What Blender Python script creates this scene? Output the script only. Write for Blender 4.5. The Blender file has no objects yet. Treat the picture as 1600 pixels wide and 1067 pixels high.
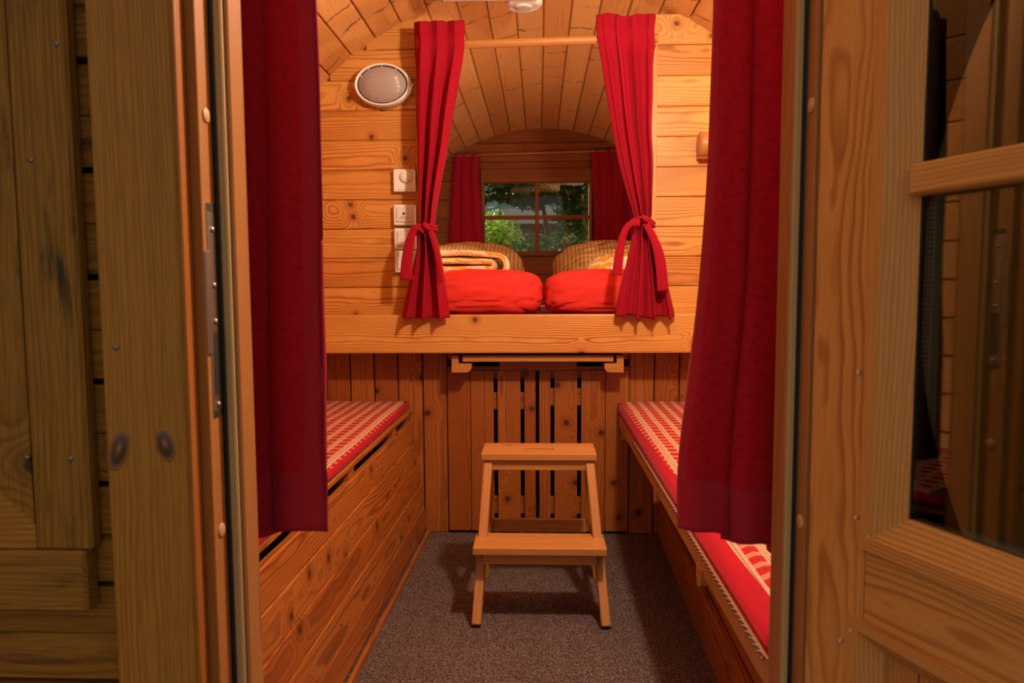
import bpy, bmesh, math, random
from mathutils import Vector, Matrix, noise
random.seed(7)
scn = bpy.context.scene
COL = scn.collection
PI = math.pi
rad = math.radians

# ------------------------------------------------------------------ camera
FPX = 1100.0
CAM_Z = 1.056
cam_rot = Matrix.Rotation(rad(2.19), 3, 'Z') @ Matrix.Rotation(rad(90 - 4.44), 3, 'X') @ Matrix.Rotation(rad(-0.30), 3, 'Z')
cd = bpy.data.cameras.new('camera')
cd.sensor_width = 36.0
cd.lens = FPX / 1600 * 36
cd.clip_start = 0.02
cd.dof.use_dof = True
cd.dof.focus_distance = 2.9
cd.dof.aperture_fstop = 8.0
cam = bpy.data.objects.new('camera', cd)
cam.matrix_world = Matrix.Translation((0, 0, CAM_Z)) @ cam_rot.to_4x4()
COL.objects.link(cam)
scn.camera = cam

# ------------------------------------------------------------------ colour management, world, lights
scn.view_settings.view_transform = 'Standard'
scn.view_settings.look = 'None'
scn.view_settings.gamma = 1.0
scn.view_settings.use_curve_mapping = False
scn.view_settings.exposure = 0.0
scn.cycles.max_bounces = 8
scn.cycles.sample_clamp_indirect = 4.0

w = bpy.data.worlds.new('world')
scn.world = w
w.use_nodes = True
w.node_tree.nodes['Background'].inputs[0].default_value = (1.0, 0.90, 0.76, 1)
w.node_tree.nodes['Background'].inputs[1].default_value = 0.62

def light(name, kind, loc, energy, color, size=0.05, rot=None):
    d = bpy.data.lights.new(name, kind)
    d.energy = energy
    d.color = color
    if kind == 'SUN':
        d.angle = size
    elif kind == 'AREA':
        d.size = size
    else:
        d.shadow_soft_size = size
    o = bpy.data.objects.new(name, d)
    o.location = loc
    if rot: o.rotation_euler = rot
    COL.objects.link(o)
    return o

light('sun', 'SUN', (0, 0, 6), 8.0, (1.0, 0.95, 0.82), 0.02, (rad(-52), rad(-38), 0))
light('entrance_lamp', 'POINT', (0.36, 1.52, 1.86), 82, (1.0, 0.82, 0.62), 0.05)
light('alcove_fill', 'POINT', (-0.66, 3.25, 1.22), 13.0, (1.0, 0.82, 0.60), 0.05)  # unseen fill added behind the left bed curtain to brighten the alcove ceiling
light('alcove_fill', 'POINT', (0.70, 3.25, 1.22), 13.0, (1.0, 0.82, 0.60), 0.05)  # matching fill added out of sight behind the right bed curtain

light('wall_spotlight_bulb', 'POINT', (0.93, 2.66, 1.70), 4.5, (1.0, 0.84, 0.62), 0.03)

# ------------------------------------------------------------------ where a sight line meets an upright or a level plane
def ray(px, py):
    return cam_rot @ Vector(((px - 800) / FPX, (533.5 - py) / FPX, -1))
def at(px, py, Y):
    d = ray(px, py); t = Y / d.y
    return Vector((d.x * t, Y, CAM_Z + d.z * t))
def atz(px, py, z):
    d = ray(px, py); t = (z - CAM_Z) / d.z
    return Vector((d.x * t, d.y * t, z))
def X(px, Y, py=533): return at(px, py, Y).x
def Z(py, Y, px=800): return at(px, py, Y).z

# ------------------------------------------------------------------ node helpers
class NT:
    def __init__(s, name):
        s.m = bpy.data.materials.new(name); s.m.use_nodes = True
        s.t = s.m.node_tree; s.n = s.t.nodes; s.b = s.n['Principled BSDF']
    def set(s, sock, v):
        if hasattr(v, 'links') or isinstance(v, bpy.types.NodeSocket): s.t.links.new(v, sock)
        else: sock.default_value = v
    def math(s, op, a, b=0.0, c=None, clamp=False):
        n = s.n.new('ShaderNodeMath'); n.operation = op; n.use_clamp = clamp
        s.set(n.inputs[0], a); s.set(n.inputs[1], b)
        if c is not None: s.set(n.inputs[2], c)
        return n.outputs[0]
    def attr(s, name):
        n = s.n.new('ShaderNodeAttribute'); n.attribute_name = name; return n
    def sep(s, v):
        n = s.n.new('ShaderNodeSeparateXYZ'); s.set(n.inputs[0], v); return n.outputs
    def comb(s, x, y, z=0.0):
        n = s.n.new('ShaderNodeCombineXYZ'); s.set(n.inputs[0], x); s.set(n.inputs[1], y); s.set(n.inputs[2], z); return n.outputs[0]
    def noise(s, v, scale=1.0, detail=2.0, rough=0.5, out=0):
        n = s.n.new('ShaderNodeTexNoise'); s.set(n.inputs['Vector'], v)
        n.inputs['Scale'].default_value = scale; n.inputs['Detail'].default_value = detail; n.inputs['Roughness'].default_value = rough
        return n.outputs[out]
    def mapr(s, v, a, b, c=0.0, d=1.0, smooth=True):
        n = s.n.new('ShaderNodeMapRange')
        if smooth: n.interpolation_type = 'SMOOTHSTEP'
        s.set(n.inputs['Value'], v)
        for k, x in zip(('From Min', 'From Max', 'To Min', 'To Max'), (a, b, c, d)): n.inputs[k].default_value = x
        return n.outputs['Result']
    def mix(s, f, a, b, blend='MIX'):
        n = s.n.new('ShaderNodeMix'); n.data_type = 'RGBA'; n.blend_type = blend
        s.set(n.inputs['Factor'], f); s.set(n.inputs['A'], a if isinstance(a, bpy.types.NodeSocket) else (*a, 1) if len(a) == 3 else a)
        s.set(n.inputs['B'], b if isinstance(b, bpy.types.NodeSocket) else (*b, 1) if len(b) == 3 else b)
        return n.outputs['Result']
    def ramp(s, f, stops):
        n = s.n.new('ShaderNodeValToRGB'); s.set(n.inputs[0], f)
        e = n.color_ramp.elements
        while len(e) < len(stops): e.new(0.5)
        for k, (p, c) in enumerate(stops):
            e[k].position = p; e[k].color = (*c, 1) if len(c) == 3 else c
        return n.outputs[0]
    def bump(s, h, strength=0.2, dist=0.002):
        n = s.n.new('ShaderNodeBump'); s.set(n.inputs['Height'], h)
        n.inputs['Strength'].default_value = strength; n.inputs['Distance'].default_value = dist
        s.t.links.new(n.outputs[0], s.b.inputs['Normal'])

def hexc(r, g, b):
    f = lambda c: (c / 255 / 12.92) if c <= 10 else ((c / 255 + 0.055) / 1.055) ** 2.4
    return (f(r), f(g), f(b))

def wood(name, light_c, dark_c, knot_c=(0.10, 0.03, 0.01), freq=150, contrast=0.8, knots=0.28, kscale=(7.0, 7.0), rough=0.42,
         tint=0.22, warp=0.05, coat=0.0, grime=0.0, knot_r=0.075, fibre=0.25, spec=0.35, split=False):
    q = NT(name)
    gr = q.attr('gr'); u, v, wv = q.sep(gr.outputs['Vector'])
    rnd = q.attr('rnd').outputs['Fac']
    r10 = q.math('MULTIPLY', rnd, 37.0)
    p1 = q.comb(q.math('MULTIPLY', u, 1.5), q.math('MULTIPLY', v, 5.0), q.math('ADD', q.math('MULTIPLY', wv, 5.0), r10))
    n1 = q.math('SUBTRACT', q.noise(p1, 1.0, 2.0), 0.5)
    p2 = q.comb(q.math('MULTIPLY', u, 5.0), q.math('MULTIPLY', v, 14.0), q.math('ADD', q.math('MULTIPLY', wv, 14.0), r10))
    n2 = q.math('SUBTRACT', q.noise(p2, 1.0, 2.0), 0.5)
    # knots
    vo = q.n.new('ShaderNodeTexVoronoi'); vo.voronoi_dimensions = '2D'; vo.inputs['Scale'].default_value = 1.0
    q.set(vo.inputs['Vector'], q.comb(q.math('ADD', q.math('MULTIPLY', u, kscale[0]), r10), q.math('MULTIPLY', q.math('ADD', v, q.math('MULTIPLY', n2, 0.02)), kscale[1])))
    d = vo.outputs['Distance']
    if split:      # spike knots cut lengthwise: dark lines running across the board
        vo.voronoi_dimensions = '1D'
        vo.inputs['W'].default_value = 0
        q.set(vo.inputs['W'], q.math('ADD', q.math('ADD', q.math('MULTIPLY', u, kscale[0]), r10), q.math('ADD', q.math('MULTIPLY', n2, 0.55), q.math('MULTIPLY', v, 1.6))))
        d = q.math('ADD', vo.outputs['Distance'], q.mapr(q.noise(p2, 1.7, 2.0), 0.42, 0.60, 0.0, 0.035))
    gate = q.math('GREATER_THAN', q.sep(vo.outputs['Color'])[0], 1.0 - knots)
    kb = q.math('MULTIPLY', q.math('POWER', q.mapr(d, 0.0, 0.62, 1.0, 0.0), 2.0), gate)
    kn = q.math('MULTIPLY', q.mapr(d, knot_r * 0.55, knot_r * 1.25, 1.0, 0.0), gate)
    vv = q.math('ADD', v, q.math('MULTIPLY', n1, warp))
    ww = q.math('ADD', wv, q.math('MULTIPLY', n2, warp * 0.22))
    r = q.math('SQRT', q.math('ADD', q.math('MULTIPLY', vv, vv), q.math('MULTIPLY', ww, ww)))
    r = q.math('ADD', r, q.math('MULTIPLY', kb, 0.028))
    f = q.math('FRACT', q.math('MULTIPLY', r, freq))
    ring = q.ramp(f, [(0.0, (0.1,) * 3), (0.45, (0.2,) * 3), (0.80, (1,) * 3), (0.92, (0.75,) * 3), (1.0, (0.1,) * 3)])
    amp = q.mapr(n1, -0.25, 0.25, 0.45, 1.0)
    ringf = q.math('MULTIPLY', q.math('MULTIPLY', ring, amp), contrast, clamp=True)
    p3 = q.comb(q.math('MULTIPLY', u, 14.0), q.math('MULTIPLY', v, 420.0), q.math('ADD', q.math('MULTIPLY', wv, 420.0), r10))
    fib = q.noise(p3, 1.0, 2.0)
    c = q.mix(ringf, light_c, dark_c)
    c = q.mix(q.mapr(fib, 0.35, 0.75, 0.0, fibre), c, dark_c)
    # board to board variation in tone
    c = q.mix(q.math('MULTIPLY', rnd, tint * 2), c, q.mix(1.0, c, (0.80, 0.66, 0.52), 'MULTIPLY'))
    c = q.mix(q.mapr(n1, -0.2, 0.3, 0.0, 0.35), c, q.mix(1.0, c, (1.0, 0.80, 0.60), 'MULTIPLY'))
    halo = q.math('MULTIPLY', q.mapr(d, knot_r, knot_r * 3.4, 0.55, 0.0), gate)
    c = q.mix(halo, c, dark_c)
    kring = q.math('FRACT', q.math('MULTIPLY', d, 45.0))
    c = q.mix(kn, c, q.mix(kring, knot_c, tuple(x * 2.2 for x in knot_c)))
    if grime:
        p4 = q.comb(q.math('MULTIPLY', u, 6.0), q.math('MULTIPLY', v, 34.0), q.math('ADD', q.math('MULTIPLY', wv, 20.0), r10))
        g = q.noise(p4, 1.0, 5.0, 0.65)
        p5 = q.comb(q.math('MULTIPLY', u, 3.0), q.math('MULTIPLY', v, 7.0), r10)
        g2 = q.noise(p5, 1.0, 3.0)
        c = q.mix(q.math('MULTIPLY', q.mapr(g, 0.52, 0.70), q.mapr(g2, 0.35, 0.65, 0.15, 1.0)), c, (0.018, 0.016, 0.010))
    q.set(q.b.inputs['Base Color'], c)
    q.b.inputs['Roughness'].default_value = rough
    q.b.inputs['Coat Weight'].default_value = coat
    q.b.inputs['Specular IOR Level'].default_value = spec
    q.b.inputs['Coat Roughness'].default_value = 0.28
    q.bump(q.math('SUBTRACT', q.math('MULTIPLY', fib, 0.3), q.math('ADD', q.math('MULTIPLY', ringf, 0.35), q.math('MULTIPLY', kn, 0.5))), 0.22, 0.0015)
    return q.m

def plain(name, c, rough=0.5, metal=0.0, spec=0.5, bump=0.0, bscale=300):
    q = NT(name)
    q.b.inputs['Base Color'].default_value = (*c, 1)
    q.b.inputs['Metallic'].default_value = metal
    q.b.inputs['Specular IOR Level'].default_value = spec
    tc = q.n.new('ShaderNodeTexCoord').outputs['Object']
    n = q.noise(tc, bscale, 2.0)
    q.set(q.b.inputs['Roughness'], q.mapr(n, 0.2, 0.8, rough * 0.9, min(1, rough * 1.1)))
    if bump: q.bump(n, bump, 0.001)
    return q.m

def cloth(name, c, c2=None, rough=0.85, sheen=0.35, sheen_c=(1, 0.5, 0.6), weave=900, mottled=0.25, trans=0.0):
    q = NT(name)
    u, v, _ = q.sep(q.attr('gr').outputs['Vector'])
    p = q.comb(q.math('MULTIPLY', u, 1.0), v, 0.0)
    n = q.noise(p, weave, 2.0)
    n2 = q.noise(p, 90, 4.0, 0.7)
    c2 = c2 or tuple(x * 0.6 for x in c)
    col = q.mix(q.mapr(n, 0.3, 0.7, 0.0, 0.45), c, c2)
    col = q.mix(q.mapr(n2, 0.45, 0.7, 0.0, mottled), col, c2)
    q.set(q.b.inputs['Base Color'], col)
    q.b.inputs['Roughness'].default_value = rough
    q.b.inputs['Specular IOR Level'].default_value = 0.15
    q.b.inputs['Sheen Weight'].default_value = sheen
    q.b.inputs['Sheen Roughness'].default_value = 0.4
    q.b.inputs['Sheen Tint'].default_value = (*sheen_c, 1)
    q.bump(n, 0.25, 0.0006)
    if trans:
        tr = q.n.new('ShaderNodeBsdfTranslucent'); q.set(tr.inputs[0], col)
        mx = q.n.new('ShaderNodeMixShader'); mx.inputs[0].default_value = trans
        q.t.links.new(q.b.outputs[0], mx.inputs[1]); q.t.links.new(tr.outputs[0], mx.inputs[2])
        q.t.links.new(mx.outputs[0], q.n['Material Output'].inputs[0])
    return q.m

def plaid():
    q = NT('plaid_cloth')
    u, v, _ = q.sep(q.attr('gr').outputs['Vector'])
    P = 0.045
    def bands(s, lo, hi):
        f = q.math('FRACT', q.math('DIVIDE', s, P))
        return q.math('MULTIPLY', q.math('GREATER_THAN', f, lo), q.math('LESS_THAN', f, hi)), f
    bu, fu = bands(u, 0.0, 0.36); bv, fv = bands(v, 0.0, 0.40)
    red = (0.36, 0.010, 0.018); cream = (0.62, 0.47, 0.28)
    c = q.mix(q.math('MULTIPLY', bu, 0.42), red, cream)
    c = q.mix(q.math('MULTIPLY', bv, 0.62), c, cream)
    def line(f, a, wd=0.035):
        return q.math('LESS_THAN', q.math('ABSOLUTE', q.math('SUBTRACT', f, a)), wd)
    dark = (0.05, 0.035, 0.03)
    for f, b in ((fu, bu), (fv, bv)):
        c = q.mix(q.math('MULTIPLY', line(f, 0.12, 0.022), 0.65), c, dark)
        c = q.mix(q.math('MULTIPLY', line(f, 0.25, 0.022), 0.65), c, dark)
    dm = q.math('MULTIPLY', q.math('LESS_THAN', q.math('ADD', q.math('ABSOLUTE', q.math('SUBTRACT', fu, 0.68)), q.math('ABSOLUTE', q.math('SUBTRACT', fv, 0.70))), 0.10), 0.7)
    c = q.mix(dm, c, dark)
    n = q.noise(q.comb(u, v, 0.0), 800, 2.0)
    c = q.mix(q.mapr(n, 0.4, 0.7, 0.0, 0.2), c, red)
    q.set(q.b.inputs['Base Color'], c); q.b.inputs['Roughness'].default_value = 0.85
    q.b.inputs['Specular IOR Level'].default_value = 0.15
    q.bump(n, 0.2, 0.0006)
    return q.m

def gingham():
    q = NT('gold_check_cloth')
    u, v, _ = q.sep(q.attr('gr').outputs['Vector'])
    P = 0.02
    su = q.math('LESS_THAN', q.math('FRACT', q.math('DIVIDE', u, P)), 0.5)
    sv = q.math('LESS_THAN', q.math('FRACT', q.math('DIVIDE', v, P)), 0.5)
    f = q.math('MULTIPLY', q.math('ADD', q.math('MULTIPLY', su, 0.65), q.math('MULTIPLY', sv, 0.35)), 1.0)
    c = q.mix(f, (0.42, 0.21, 0.05), (0.20, 0.080, 0.018))
    q.set(q.b.inputs['Base Color'], c); q.b.inputs['Roughness'].default_value = 0.85
    q.bump(q.noise(q.comb(u, v, 0.0), 700, 2.0), 0.2, 0.0006)
    return q.m

def yellow_stripe():
    q = NT('yellow_striped_cloth')
    u, v, wv = q.sep(q.attr('gr').outputs['Vector'])
    n0 = q.noise(q.comb(u, v, wv), 17, 2.0)
    f = q.math('FRACT', q.math('ADD', q.math('MULTIPLY', v, 26.0), q.math('MULTIPLY', n0, 2.4)))
    c = q.mix(q.mapr(f, 0.40, 0.50), (0.72, 0.36, 0.02), (0.80, 0.70, 0.46))
    n = q.noise(q.comb(u, q.math('MULTIPLY', v, 1.0), wv), 28, 3.0, 0.6)
    ln = q.mapr(q.math('ABSOLUTE', q.math('SUBTRACT', n, 0.5)), 0.0, 0.022, 0.8, 0.0)
    c = q.mix(q.math('MULTIPLY', ln, q.math('GREATER_THAN', f, 0.5)), c, (0.12, 0.05, 0.02))
    q.set(q.b.inputs['Base Color'], c); q.b.inputs['Roughness'].default_value = 0.8
    return q.m

def carpet():
    q = NT('carpet_speckle')
    tc = q.n.new('ShaderNodeTexCoord').outputs['Object']
    n = q.noise(tc, 250, 4.0, 0.8); n2 = q.noise(tc, 3, 2.0)
    c = q.ramp(n, [(0.38, hexc(28, 22, 23)), (0.50, hexc(76, 62, 61)), (0.62, hexc(158, 136, 131))])
    c = q.mix(q.mapr(n2, 0.3, 0.7, 0.0, 0.25), c, hexc(76, 60, 60))
    q.set(q.b.inputs['Base Color'], c); q.b.inputs['Roughness'].default_value = 0.95
    q.b.inputs['Specular IOR Level'].default_value = 0.1
    q.bump(n, 0.6, 0.003)
    return q.m

def leafmat(name, c1, c2):
    q = NT(name)
    r = q.attr('rnd').outputs['Fac']
    q.set(q.b.inputs['Base Color'], q.mix(r, c1, c2)); q.b.inputs['Roughness'].default_value = 0.55
    tr = q.n.new('ShaderNodeBsdfTranslucent'); q.set(tr.inputs[0], q.mix(r, c1, c2))
    mx = q.n.new('ShaderNodeMixShader'); mx.inputs[0].default_value = 0.4
    q.t.links.new(q.b.outputs[0], mx.inputs[1]); q.t.links.new(tr.outputs[0], mx.inputs[2])
    q.t.links.new(mx.outputs[0], q.n['Material Output'].inputs[0])
    return q.m

def glassmat(name, tint=(1, 1, 1), alpha_mix=0.0, rough=0.0, refl=0.4):
    q = NT(name)
    tb = q.n.new('ShaderNodeBsdfTransparent'); tb.inputs[0].default_value = (*tint, 1)
    gl = q.n.new('ShaderNodeBsdfGlossy'); gl.inputs['Roughness'].default_value = rough
    fr = q.n.new('ShaderNodeFresnel'); fr.inputs[0].default_value = 1.55
    mx = q.n.new('ShaderNodeMixShader')
    q.set(mx.inputs[0], q.math('ADD', q.math('MULTIPLY', fr.outputs[0], refl), alpha_mix, clamp=True))
    q.t.links.new(tb.outputs[0], mx.inputs[1]); q.t.links.new(gl.outputs[0], mx.inputs[2])
    q.t.links.new(mx.outputs[0], q.n['Material Output'].inputs[0])
    return q.m

M = {}
M['pine'] = wood('lacquered_pine', (0.71, 0.34, 0.082), (0.30, 0.082, 0.010), knot_c=(0.075, 0.022, 0.008), knots=0.24, coat=0.12, tint=0.40, contrast=1.05)
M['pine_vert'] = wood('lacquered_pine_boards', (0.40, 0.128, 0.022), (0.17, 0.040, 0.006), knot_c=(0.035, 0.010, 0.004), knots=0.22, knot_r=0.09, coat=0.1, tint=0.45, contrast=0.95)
M['pine_bench'] = wood('lacquered_pine_bench', (0.46, 0.150, 0.026), (0.15, 0.036, 0.007), knot_c=(0.05, 0.014, 0.005), freq=120, knots=0.26, coat=0.15, tint=0.35, contrast=1.0, warp=0.09)
M['pine_ceiling'] = wood('ceiling_pine', (0.72, 0.37, 0.120), (0.40, 0.155, 0.038), knot_c=(0.11, 0.045, 0.015), knots=0.58, kscale=(5.5, 0.7), knot_r=0.024, split=True, freq=170, contrast=0.5, rough=0.5, tint=0.4)
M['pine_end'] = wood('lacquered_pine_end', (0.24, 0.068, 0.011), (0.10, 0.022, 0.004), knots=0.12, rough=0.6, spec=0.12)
M['ext'] = wood('weathered_pine', (0.29, 0.140, 0.022), (0.13, 0.052, 0.008), knot_c=(0.03, 0.014, 0.006), knots=0.12, rough=0.6, grime=1.0, freq=170, contrast=0.85, fibre=0.6, spec=0.12)
M['ext_trim'] = wood('outdoor_pine_trim', (0.38, 0.170, 0.026), (0.20, 0.072, 0.010), knot_c=(0.03, 0.012, 0.006), knots=0.07, rough=0.5, freq=210, contrast=0.8, fibre=0.5, spec=0.15)
M['door'] = wood('door_pine', (0.60, 0.295, 0.082), (0.31, 0.110, 0.024), knots=0.05, rough=0.5, freq=240, contrast=1.0, coat=0.0, spec=0.25, warp=0.07)
M['jamb'] = wood('jamb_pine', (0.37, 0.165, 0.055), (0.24, 0.088, 0.024), knots=0.0, freq=220, contrast=0.6, coat=0.0, spec=0.2)
M['jamb_dark'] = wood('jamb_pine_stained', (0.34, 0.135, 0.03), (0.22, 0.07, 0.013), knots=0.0, freq=120, contrast=0.5, coat=0.0, spec=0.15)
M['stool'] = wood('stool_pine', (0.50, 0.225, 0.062), (0.30, 0.112, 0.026), knots=0.08, freq=190, contrast=0.55, knot_r=0.05)
M['dark'] = plain('dark_hollow', (0.012, 0.008, 0.006), 0.9)
M['cotton_red'] = cloth('red_cotton_curtain', (0.33, 0.003, 0.016), (0.22, 0.002, 0.010), sheen=0.05, mottled=0.1)
M['velvet'] = cloth('crimson_curtain', (0.50, 0.010, 0.024), (0.24, 0.004, 0.012), sheen=0.12, sheen_c=(1, .35, .4), weave=600, mottled=0.55, trans=.28)
M['velvet_hem'] = cloth('crimson_curtain_hem', (0.44, 0.020, 0.038), (0.28, 0.010, 0.022), sheen=0.15, sheen_c=(1, .5, .5), weave=600, mottled=0.15, trans=.25)
M['curtain_dark'] = cloth('deep_red_curtain', (0.30, 0.004, 0.016), (0.16, 0.002, 0.01), sheen=0.1)
M['bed_red'] = cloth('red_bed_linen', (0.72, 0.040, 0.028), (0.62, 0.026, 0.018), sheen=0.0, mottled=0.05)
M['cushion_red'] = cloth('red_cushion_side', (0.40, 0.006, 0.018), (0.30, 0.004, 0.014), sheen=0.1, mottled=0.1)
M['plaid'] = plaid(); M['gingham'] = gingham(); M['yellow'] = yellow_stripe(); M['carpet'] = carpet()
M['white'] = plain('white_plastic', (0.78, 0.74, 0.68), 0.35)
M['white_dim'] = plain('white_plastic_key', (0.70, 0.66, 0.60), 0.35)
M['gasket'] = plain('black_rubber', (0.012, 0.011, 0.010), 0.6)
M['seal'] = plain('brown_weather_strip', (0.40, 0.27, 0.12), 0.7, 0.0, 0.15)
M['metal'] = plain('brushed_steel', (0.40, 0.36, 0.32), 0.38, 1.0)
M['screw'] = plain('dull_screw_steel', (0.20, 0.17, 0.13), 0.45, 0.9)
M['spacer'] = plain('perforated_aluminium', (0.66, 0.74, 0.80), 0.45, 0.0)
M['cap'] = plain('beige_plastic_cap', (0.50, 0.27, 0.12), 0.5)
M['dowel'] = plain('pale_dowel_wood', (0.62, 0.45, 0.30), 0.6)
M['red_ink'] = plain('red_ink', (0.6, 0.02, 0.02), 0.5)
M['dark_ink'] = plain('dark_ink', (0.05, 0.03, 0.02), 0.5)
M['grey_ink'] = plain('grey_ink', (0.35, 0.31, 0.28), 0.5)
M['grey'] = plain('grey_painted_metal', (0.42, 0.41, 0.40), 0.4)
M['pane'] = glassmat('window_glass'); M['door_pane'] = glassmat('door_glass', (0.72, 0.72, 0.62), 0.01, 0.0, 1.0)
M['cord'] = cloth('braided_cord', (0.30, 0.15, 0.12), (0.12, 0.05, 0.04), sheen=0.0)

def frosted():
    q = NT('ribbed_frosted_glass')
    tc = q.n.new('ShaderNodeTexCoord').outputs['Object']
    x, y, z = q.sep(tc)
    q.b.inputs['Base Color'].default_value = (0.50, 0.42, 0.38, 1)
    q.b.inputs['Roughness'].default_value = 0.16
    q.b.inputs['Transmission Weight'].default_value = 0.25
    q.b.inputs['Coat Weight'].default_value = 0.5
    q.bump(q.math('SINE', q.math('MULTIPLY', q.math('ADD', z, q.math('MULTIPLY', q.math('MULTIPLY', x, x), -1.6)), 900.0)), 0.5, 0.001)
    return q.m
M['frosted'] = frosted()

# ------------------------------------------------------------------ mesh builder
class MB:
    def __init__(s):
        s.bm = bmesh.new()
        s.g = s.bm.verts.layers.float_vector.new('gr')
        s.r = s.bm.verts.layers.float.new('rnd')
    def add(s, verts, faces, gr=None, rnd=0.5, smooth=False, mat=0):
        vs = []
        for k, v in enumerate(verts):
            nv = s.bm.verts.new(v)
            nv[s.g] = Vector(gr[k]) if gr else Vector(v)
            nv[s.r] = rnd[k] if isinstance(rnd, (list, tuple)) else rnd
            vs.append(nv)
        for f in faces:
            try:
                nf = s.bm.faces.new([vs[i] for i in f]); nf.smooth = smooth; nf.material_index = mat
            except ValueError: pass
        return vs
    def tmp(s, fn, mtx, gfun, rnd, smooth=False, mat=0):
        b = bmesh.new(); fn(b)
        b.verts.ensure_lookup_table()
        vs = [mtx @ v.co for v in b.verts]
        gr = [gfun(v.co) for v in b.verts]
        fs = [[v.index for v in f.verts] for f in b.faces]
        s.add(vs, fs, gr, rnd, smooth, mat); b.free()
    def board(s, L, W, T, mtx, bev=0.003, rnd=None, seg=1, mat=0, pith=None):
        """box with eased edges, grain along local x, centred on mtx"""
        rnd = random.random() if rnd is None else rnd
        if pith is None:
            ov = random.uniform(-0.05, 0.05); ow = random.choice((-1, 1)) * random.uniform(0.015, 0.11)
        else: ov, ow = pith
        ou = random.uniform(0, 40)
        bev = min(bev, L * .45, W * .45, T * .45)
        def fn(b):
            bmesh.ops.create_cube(b, size=1, matrix=Matrix.Diagonal((L, W, T, 1)))
            if bev > 0: bmesh.ops.bevel(b, geom=b.edges[:], offset=bev, segments=seg, affect='EDGES', profile=0.5)
        s.tmp(fn, mtx, lambda c: (c.x + ou, c.y + ov, c.z + ow), rnd, False, mat)
    def box(s, lo, hi, grain='x', bev=0.003, rnd=None, seg=1, mat=0, pith=None):
        lo = Vector(lo); hi = Vector(hi); c = (lo + hi) / 2; d = hi - lo
        d = Vector((abs(d.x), abs(d.y), abs(d.z)))
        ax = {'x': 0, 'y': 1, 'z': 2}[grain]
        rest = [i for i in range(3) if i != ax]
        if d[rest[0]] < d[rest[1]]: rest.reverse()
        o = [ax, rest[0], rest[1]]
        m = Matrix.Identity(4)
        for k, i in enumerate(o):
            for j in range(3): m[j][k] = 0
            m[i][k] = 1
        m.translation = c
        s.board(d[o[0]], d[o[1]], d[o[2]], m, bev, rnd, seg, mat, pith)
    def beam(s, a, b, W, T, up=(0, 0, 1), bev=0.003, rnd=None, mat=0):
        """board from a to b"""
        a = Vector(a); b = Vector(b); x = (b - a).normalized(); up = Vector(up)
        y = up.cross(x).normalized(); z = x.cross(y)
        m = Matrix((x, y, z)).transposed().to_4x4(); m.translation = (a + b) / 2
        s.board((b - a).length, W, T, m, bev, rnd, 1, mat)
    def prism(s, poly, p0, ax_u, ax_v, ax_n, depth, grain=0, rnd=None, mat=0, off=None):
        """outline poly (u,v) at p0 in plane (ax_u, ax_v), thickness depth along ax_n"""
        rnd = random.random() if rnd is None else rnd
        off = off or (random.uniform(0, 40), random.uniform(-.05, .05), random.uniform(.02, .1))
        U, V, N, p0 = Vector(ax_u), Vector(ax_v), Vector(ax_n), Vector(p0)
        n = len(poly); vs = []; gr = []
        for k in (0, 1):
            for (a, b) in poly:
                vs.append(p0 + U * a + V * b + N * depth * k)
                gr.append(((a if grain == 0 else b) + off[0], (b if grain == 0 else a) + off[1], depth * k + off[2]))
        fs = [list(range(n))[::-1], list(range(n, 2 * n))] + [[i, (i + 1) % n, n + (i + 1) % n, n + i] for i in range(n)]
        s.add(vs, fs, gr, rnd, False, mat)
    def lathe(s, prof, p0, axis, sx=1.0, sy=1.0, n=32, rnd=0.5, smooth=True, mat=0, upv=(0, 0, 1)):
        """profile (r, h) around axis; sx, sy stretch the two cross directions"""
        A = Vector(axis).normalized(); u = Vector(upv)
        if abs(A.dot(u)) > 0.95: u = Vector((0, 1, 0))
        E1 = u.cross(A).normalized(); E2 = A.cross(E1)
        vs = []; gr = []
        for (r, h) in prof:
            for k in range(n):
                a = 2 * PI * k / n
                vs.append(Vector(p0) + E1 * math.cos(a) * r * sx + E2 * math.sin(a) * r * sy + A * h)
                gr.append((h + 3, r * math.cos(a) * sx, r * math.sin(a) * sy + .04))
        fs = []
        for i in range(len(prof) - 1):
            for k in range(n):
                fs.append([i * n + k, i * n + (k + 1) % n, (i + 1) * n + (k + 1) % n, (i + 1) * n + k])
        if prof[0][0] > 1e-6: fs.append(list(range(n))[::-1])
        if prof[-1][0] > 1e-6: fs.append([(len(prof) - 1) * n + k for k in range(n)])
        s.add(vs, fs, gr, rnd, smooth, mat)
    def tube(s, pts, r, n=8, rnd=0.5, mat=0, flat=None):
        """round tube, or with flat=(w,t) a ribbon, along pts"""
        pts = [Vector(p) for p in pts]; vs = []; gr = []; L = 0
        for i, p in enumerate(pts):
            t = (pts[min(i + 1, len(pts) - 1)] - pts[max(i - 1, 0)]).normalized()
            u = Vector((0, 1, 0))
            if abs(t.dot(u)) > 0.98: u = Vector((1, 0, 0))
            a = t.cross(u).normalized(); b = t.cross(a)
            rr = r[i] if isinstance(r, (list, tuple)) else r
            if i: L += (p - pts[i - 1]).length
            for k in range(n):
                an = 2 * PI * k / n
                ca, sa = math.cos(an), math.sin(an)
                if flat: q_ = a * ca * flat[0] * rr + b * sa * flat[1]
                else: q_ = (a * ca + b * sa) * rr
                vs.append(p + q_); gr.append((L, ca * rr, sa * rr))
        fs = [[i * n + k, i * n + (k + 1) % n, (i + 1) * n + (k + 1) % n, (i + 1) * n + k] for i in range(len(pts) - 1) for k in range(n)]
        fs += [list(range(n))[::-1], [(len(pts) - 1) * n + k for k in range(n)]]
        s.add(vs, fs, gr, rnd, True, mat)
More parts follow.
